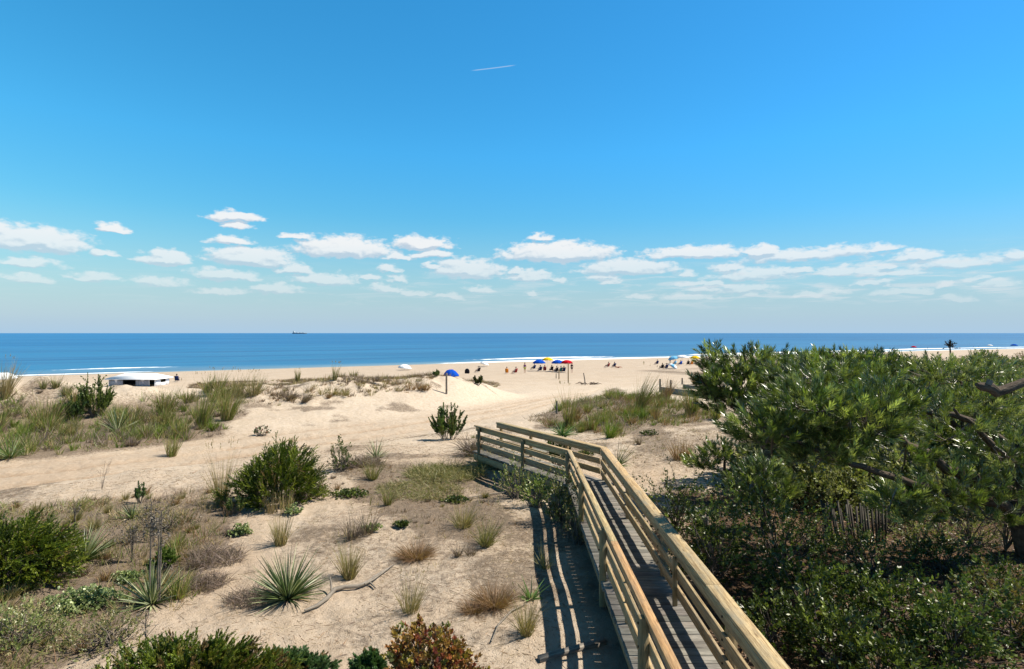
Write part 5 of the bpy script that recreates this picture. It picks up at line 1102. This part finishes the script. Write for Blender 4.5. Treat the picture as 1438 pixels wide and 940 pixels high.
umb(947, 511, 'lightblue', 'light blue beach umbrella, leftmost of the right hand group', w=2.4, h=1.75, tilt=-.2)
umb(958, 511, 'white', 'wide white umbrella in the middle of the right hand group', w=3.0, h=1.95, flat=.16)
umb(976, 511, 'yellow', 'yellow orange umbrella nearest the pine', w=2.2, h=1.8)
umbrella(at(943, 518), 'white', 'white and light blue umbrella tipped over on the sand', w=1.9, h=.95, tilt=.55, col2='lightblue')
def seated(lst):
    for (px, py, sh, pa, ch, lab, clab, bare) in lst:
        x, y, z = bpt(px, py+1); rz = random.uniform(-.5, .5)+.35; chair((x, y, z), ch, clab, rz); person((x, y, z), 'sit', lab, sh, pa, random.choice((0, 1, 0)), rz, bare=bare)
seated([(712, 525, 'maroon', 'black', 'orange', 'person seated left of a pair on the open sand, brown top', 'chair of the left sitter of the pair on the open sand', False),
 (723, 525, 'grey', 'navy', 'maroon', 'person seated right of a pair on the open sand', 'chair of the right sitter of the pair on the open sand', True),
 (749, 518, 'black', 'black', 'navy', 'person sitting left of the blue umbrellas, bent forward', 'dark chair just left of the leftmost blue umbrella', False),
 (758, 521, 'maroon', 'navy', 'navy', 'person seated in the shade of the leftmost blue umbrella', 'navy chair in the shade of the leftmost blue umbrella', False),
 (765, 521, 'red', 'black', 'maroon', 'person in red top seated below the yellow umbrella', 'maroon chair below the yellow umbrella', False),
 (774, 521, 'grey', 'black', 'black', 'person in grey seated between yellow and blue umbrellas', 'black chair between the yellow and blue umbrellas', True),
 (780, 523, 'black', 'navy', 'black', 'person in black seated below the right hand blue umbrella', 'black chair below the right hand blue umbrella', False),
 (786, 523, 'teal', 'black', 'teal', 'person in green seated left of the red umbrella', 'green chair left of the red umbrella', False),
 (791, 523, 'navy', 'maroon', 'navy', 'person in navy seated below the red umbrella', 'navy chair below the red umbrella', False),
 (853, 516, 'maroon', 'black', 'maroon', 'person seated alone left of the lying sunbather', 'maroon chair on the empty middle sand', True),
 (862, 516, 'navy', 'black', 'navy', 'person seated beside the lying sunbather on the middle sand', 'navy chair beside the lying sunbather', False),
 (922, 511, 'black', 'black', 'navy', 'person seated farthest left in the right hand beach group', 'chair farthest left in the right hand beach group', False),
 (929, 518, 'maroon', 'black', 'black', 'person in dark red seated left of the tipped umbrella', 'black chair left of the tipped umbrella', True),
 (935, 518, 'navy', 'navy', 'navy', 'person in navy seated right beside the tipped umbrella', 'navy chair right beside the tipped umbrella', False),
 (947, 512, 'blue', 'navy', 'lightblue', 'person in blue seated below the light blue umbrella', 'light blue chair below the light blue umbrella', False),
 (955, 512, 'blue', 'black', 'blue', 'person in blue seated below the wide white umbrella', 'blue chair below the wide white umbrella', False),
 (966, 512, 'black', 'black', 'black', 'person in black seated between white and yellow umbrellas', 'black chair between white and yellow umbrellas', False),
 (971, 512, 'orange', 'navy', 'orange', 'person in orange seated below the yellow orange umbrella', 'orange chair below the yellow orange umbrella', False),
 (249, 535, 'maroon', 'black', 'navy', 'person seated just right of the pavilion', 'navy chair just right of the pavilion', False),
 (671, 522, 'black', 'navy', 'black', 'person in black seated behind the small dark dune bush', 'black chair behind the small dark dune bush', False)])
person(at(737, 524), 'stand', 'person standing alone in purple top and lime shorts', 'purple', 'lime', 0, .3)
person(at(803, 524), 'stand', 'person standing right of the red umbrella in black with a white waist', 'black', 'black', 1, .2)
x, y, z = at(868, 517); person((x, y, z), 'lie', 'person lying back on the empty middle sand', 'navy', 'maroon', 0, -1.3, bare=True)
person(at(941, 511), 'stand', 'person in navy standing at the light blue umbrella', 'navy', 'navy', 1, .2)
person(at(986, 505), 'stand', 'person in white standing by the water beyond the yellow umbrella', 'white', 'navy', 1, .2)
def atshore(px, b):
    y = 300.
    for _ in range(60): y = .5*y+.5*(float(shore(np.array([(px-CX)/F*y]))[0])+b)
    return ((px-CX)/F*y, y)
for px, b, sh, lab in [(1303, 14, 'navy', 'tiny bather in the surf, leftmost of the far right bathers'), (1348, 12, 'black', 'tiny bather in the surf right of the dead pine top'), (1367, 16, 'navy', 'tiny bather in the surf, left one of a close pair'), (1374, 16, 'maroon', 'tiny bather in the surf, right one of a close pair'),
                       (1120, 10, 'black', 'tiny bather in the surf beyond the left pine'), (1255, 3, 'red', 'tiny person at the waterline above the middle pine')]:
    x, y = atshore(px, b); person((x, y, -.45), 'stand', lab, sh, 'black', random.choice((0, 1)), 1.0)
for px, b, c, lab in [(1424, -24, 'blue', 'far blue umbrella near the right edge of the beach'), (1283, -14, 'red', 'far red umbrella beyond the scrub'), (1390, -20, 'white', 'far white umbrella beyond the scrub, left of the blue one')]:
    x, y = atshore(px, b); umbrella((x, y, hz(x, y)), c, lab, w=3.0 if c == 'blue' else 2.4, h=2.4)
# dark bag on the sand right of the tilted blue umbrella
x, y, z = bpt(656, 525); mb = MB(); V = []
u = np.linspace(0, 2*math.pi, 13)[:-1]; prof = [(.30, 0), (.36, .2), (.34, .5), (.24, .75), (.10, .86)]
V = np.concatenate([np.stack([np.cos(u)*r*1.2, np.sin(u)*r*.8, z_+0*u], 1) for r, z_ in prof]); i = np.arange(4)[:, None]*12; j = np.arange(12)[None]
mb.add(V, np.stack([i+j, i+(j+1) % 12, i+12+(j+1) % 12, i+12+j], -1).reshape(-1, 4)); mb.add(V[-12:], [[0, 1, 2, 3], [3, 4, 5, 6], [6, 7, 8, 9], [9, 10, 11, 0], [0, 3, 6, 9]])
tag(mb.obj('beach_bag', CM['black'], loc=(x, y, z), smooth=True), 'small dark beach bag on the sand right of the tilted blue umbrella', 'bag')
# white pavilion behind the left dune
def pavilion():
    x0, x1, y0, y1 = -52.4, -46.4, 74.0, 77.0; zb = hz(-49, 75)-.1; H = 3.08-zb; root = empty('beach_pavilion', (x0, y0, zb)); tag(root, 'white low beach pavilion with grey curtain and dark openings behind the left dune', 'pavilion')
    W_, D_ = x1-x0, y1-y0; WH = m_plain('white_canvas', (.82, .82, .84), .7, nscale=2, var=.05); GC = m_plain('grey_canvas', (.40, .39, .42), .8, nscale=5, var=.15); DK = m_plain('dark_inside', (.03, .035, .04), .9)
    mb = MB(); o = .35; e = np.array([[-o, -o, H], [W_+o, -o, H], [W_+o, D_+o, H], [-o, D_+o, H]]); r = np.array([[1.1, D_/2, H+.58], [W_-.9, D_/2, H+.58]]); V = np.concatenate([e, r, e-[0, 0, .12]])
    mb.add(V, [[0, 1, 5, 4], [2, 3, 4, 5], [0, 6, 7, 1], [1, 7, 8, 2], [2, 8, 9, 3], [3, 9, 6, 0]]); mb.add(V, [[1, 2, 5], [3, 0, 4]]); mb.obj('roof', WH, root)
    for nm, c, s, m_ in [('wall', (W_-1.55-.1, .0, H/2-.06), (1.75, .05, H-.12), GC), ('wall', (.9, 0, H/2-.06), (1.8, .05, H-.12), GC), ('wall', (W_/2, D_, H/2-.06), (W_, .05, H-.12), DK), ('wall', (0, D_/2, H/2-.06), (.05, D_-.1, H-.12), GC),
                         ('wall', (W_, D_*.2, H/2-.06), (.05, D_*.36, H-.12), WH), ('wall', (W_, D_*.86, H/2-.06), (.05, D_*.24, H-.12), WH), ('wall', (W_, D_*.56, H*.25), (.05, D_*.34, H*.42), WH)]:
        mb = MB(); box(mb, c, s); mb.obj(nm, m_, root)
    for i in range(9):
        mb = MB(); tube(mb, [(W_-2.45+i*.2, -.035, .02), (W_-2.45+i*.2+.02, -.04, H-.2)], .03, 5); mb.obj('curtain_fold', GC, root)
    for px_ in (.02, W_-.02, W_-.75): mb = MB(); tube(mb, [(px_, -.05, 0), (px_, -.05, H)], .04, 6); mb.obj('pole', WH, root)
    mb = MB(); box(mb, (W_+.3, 1.2, .7), (.04, .9, 1.1), rz=.3); 
pavilion()
# cargo ship on the horizon
def ship():
    d = 6800.; x = (421-CX)/F*d; root = empty('cargo_ship', (x, d, 0)); tag(root, 'grey cargo ship tiny on the sea horizon', 'ship'); HU = m_plain('ship_hull', (.14, .20, .26), .7); SU = m_plain('ship_paint', (.42, .46, .50), .7)
    mb = MB(); L = 88; sec = [(-L, 11, 10), (-L*.9, 14, 0), (L*.8, 14, 0), (L, 0.5, 12)]; top = 10.5
    V = []; 
    for xx, w, zb in [(-L, 10, 3), (-L*.93, 14, -2), (L*.78, 14, -2), (L*.93, 7, 0), (L*1.02, .6, 6)]: V += [(xx, -w, top), (xx, w, top), (xx, w*.8, zb), (xx, -w*.8, zb)]
    Fc = []; 
    for k in range(4):
        b = k*4; Fc += [[b+i, b+(i+1) % 4, b+4+(i+1) % 4, b+4+i] for i in range(4)]
    Fc += [[0, 3, 2, 1], [16, 17, 18, 19]]; mb.add(V, Fc); mb.obj('hull', HU, root)
    mb = MB(); box(mb, (-L*.78, 0, 19), (18, 22, 17)); mb.obj('bridge', SU, root); mb = MB(); box(mb, (-L*.86, 0, 31), (6, 6, 8)); mb.obj('funnel', HU, root)
    for q in (-.35, .1, .5): mb = MB(); box(mb, (L*q, 0, 13), (30, 20, 5)); mb.obj('hatch', SU, root)
    mb = MB(); tube(mb, [(L*.85, 0, 10), (L*.85, 0, 24)], .8, 5); mb.obj('mast', SU, root)
ship()
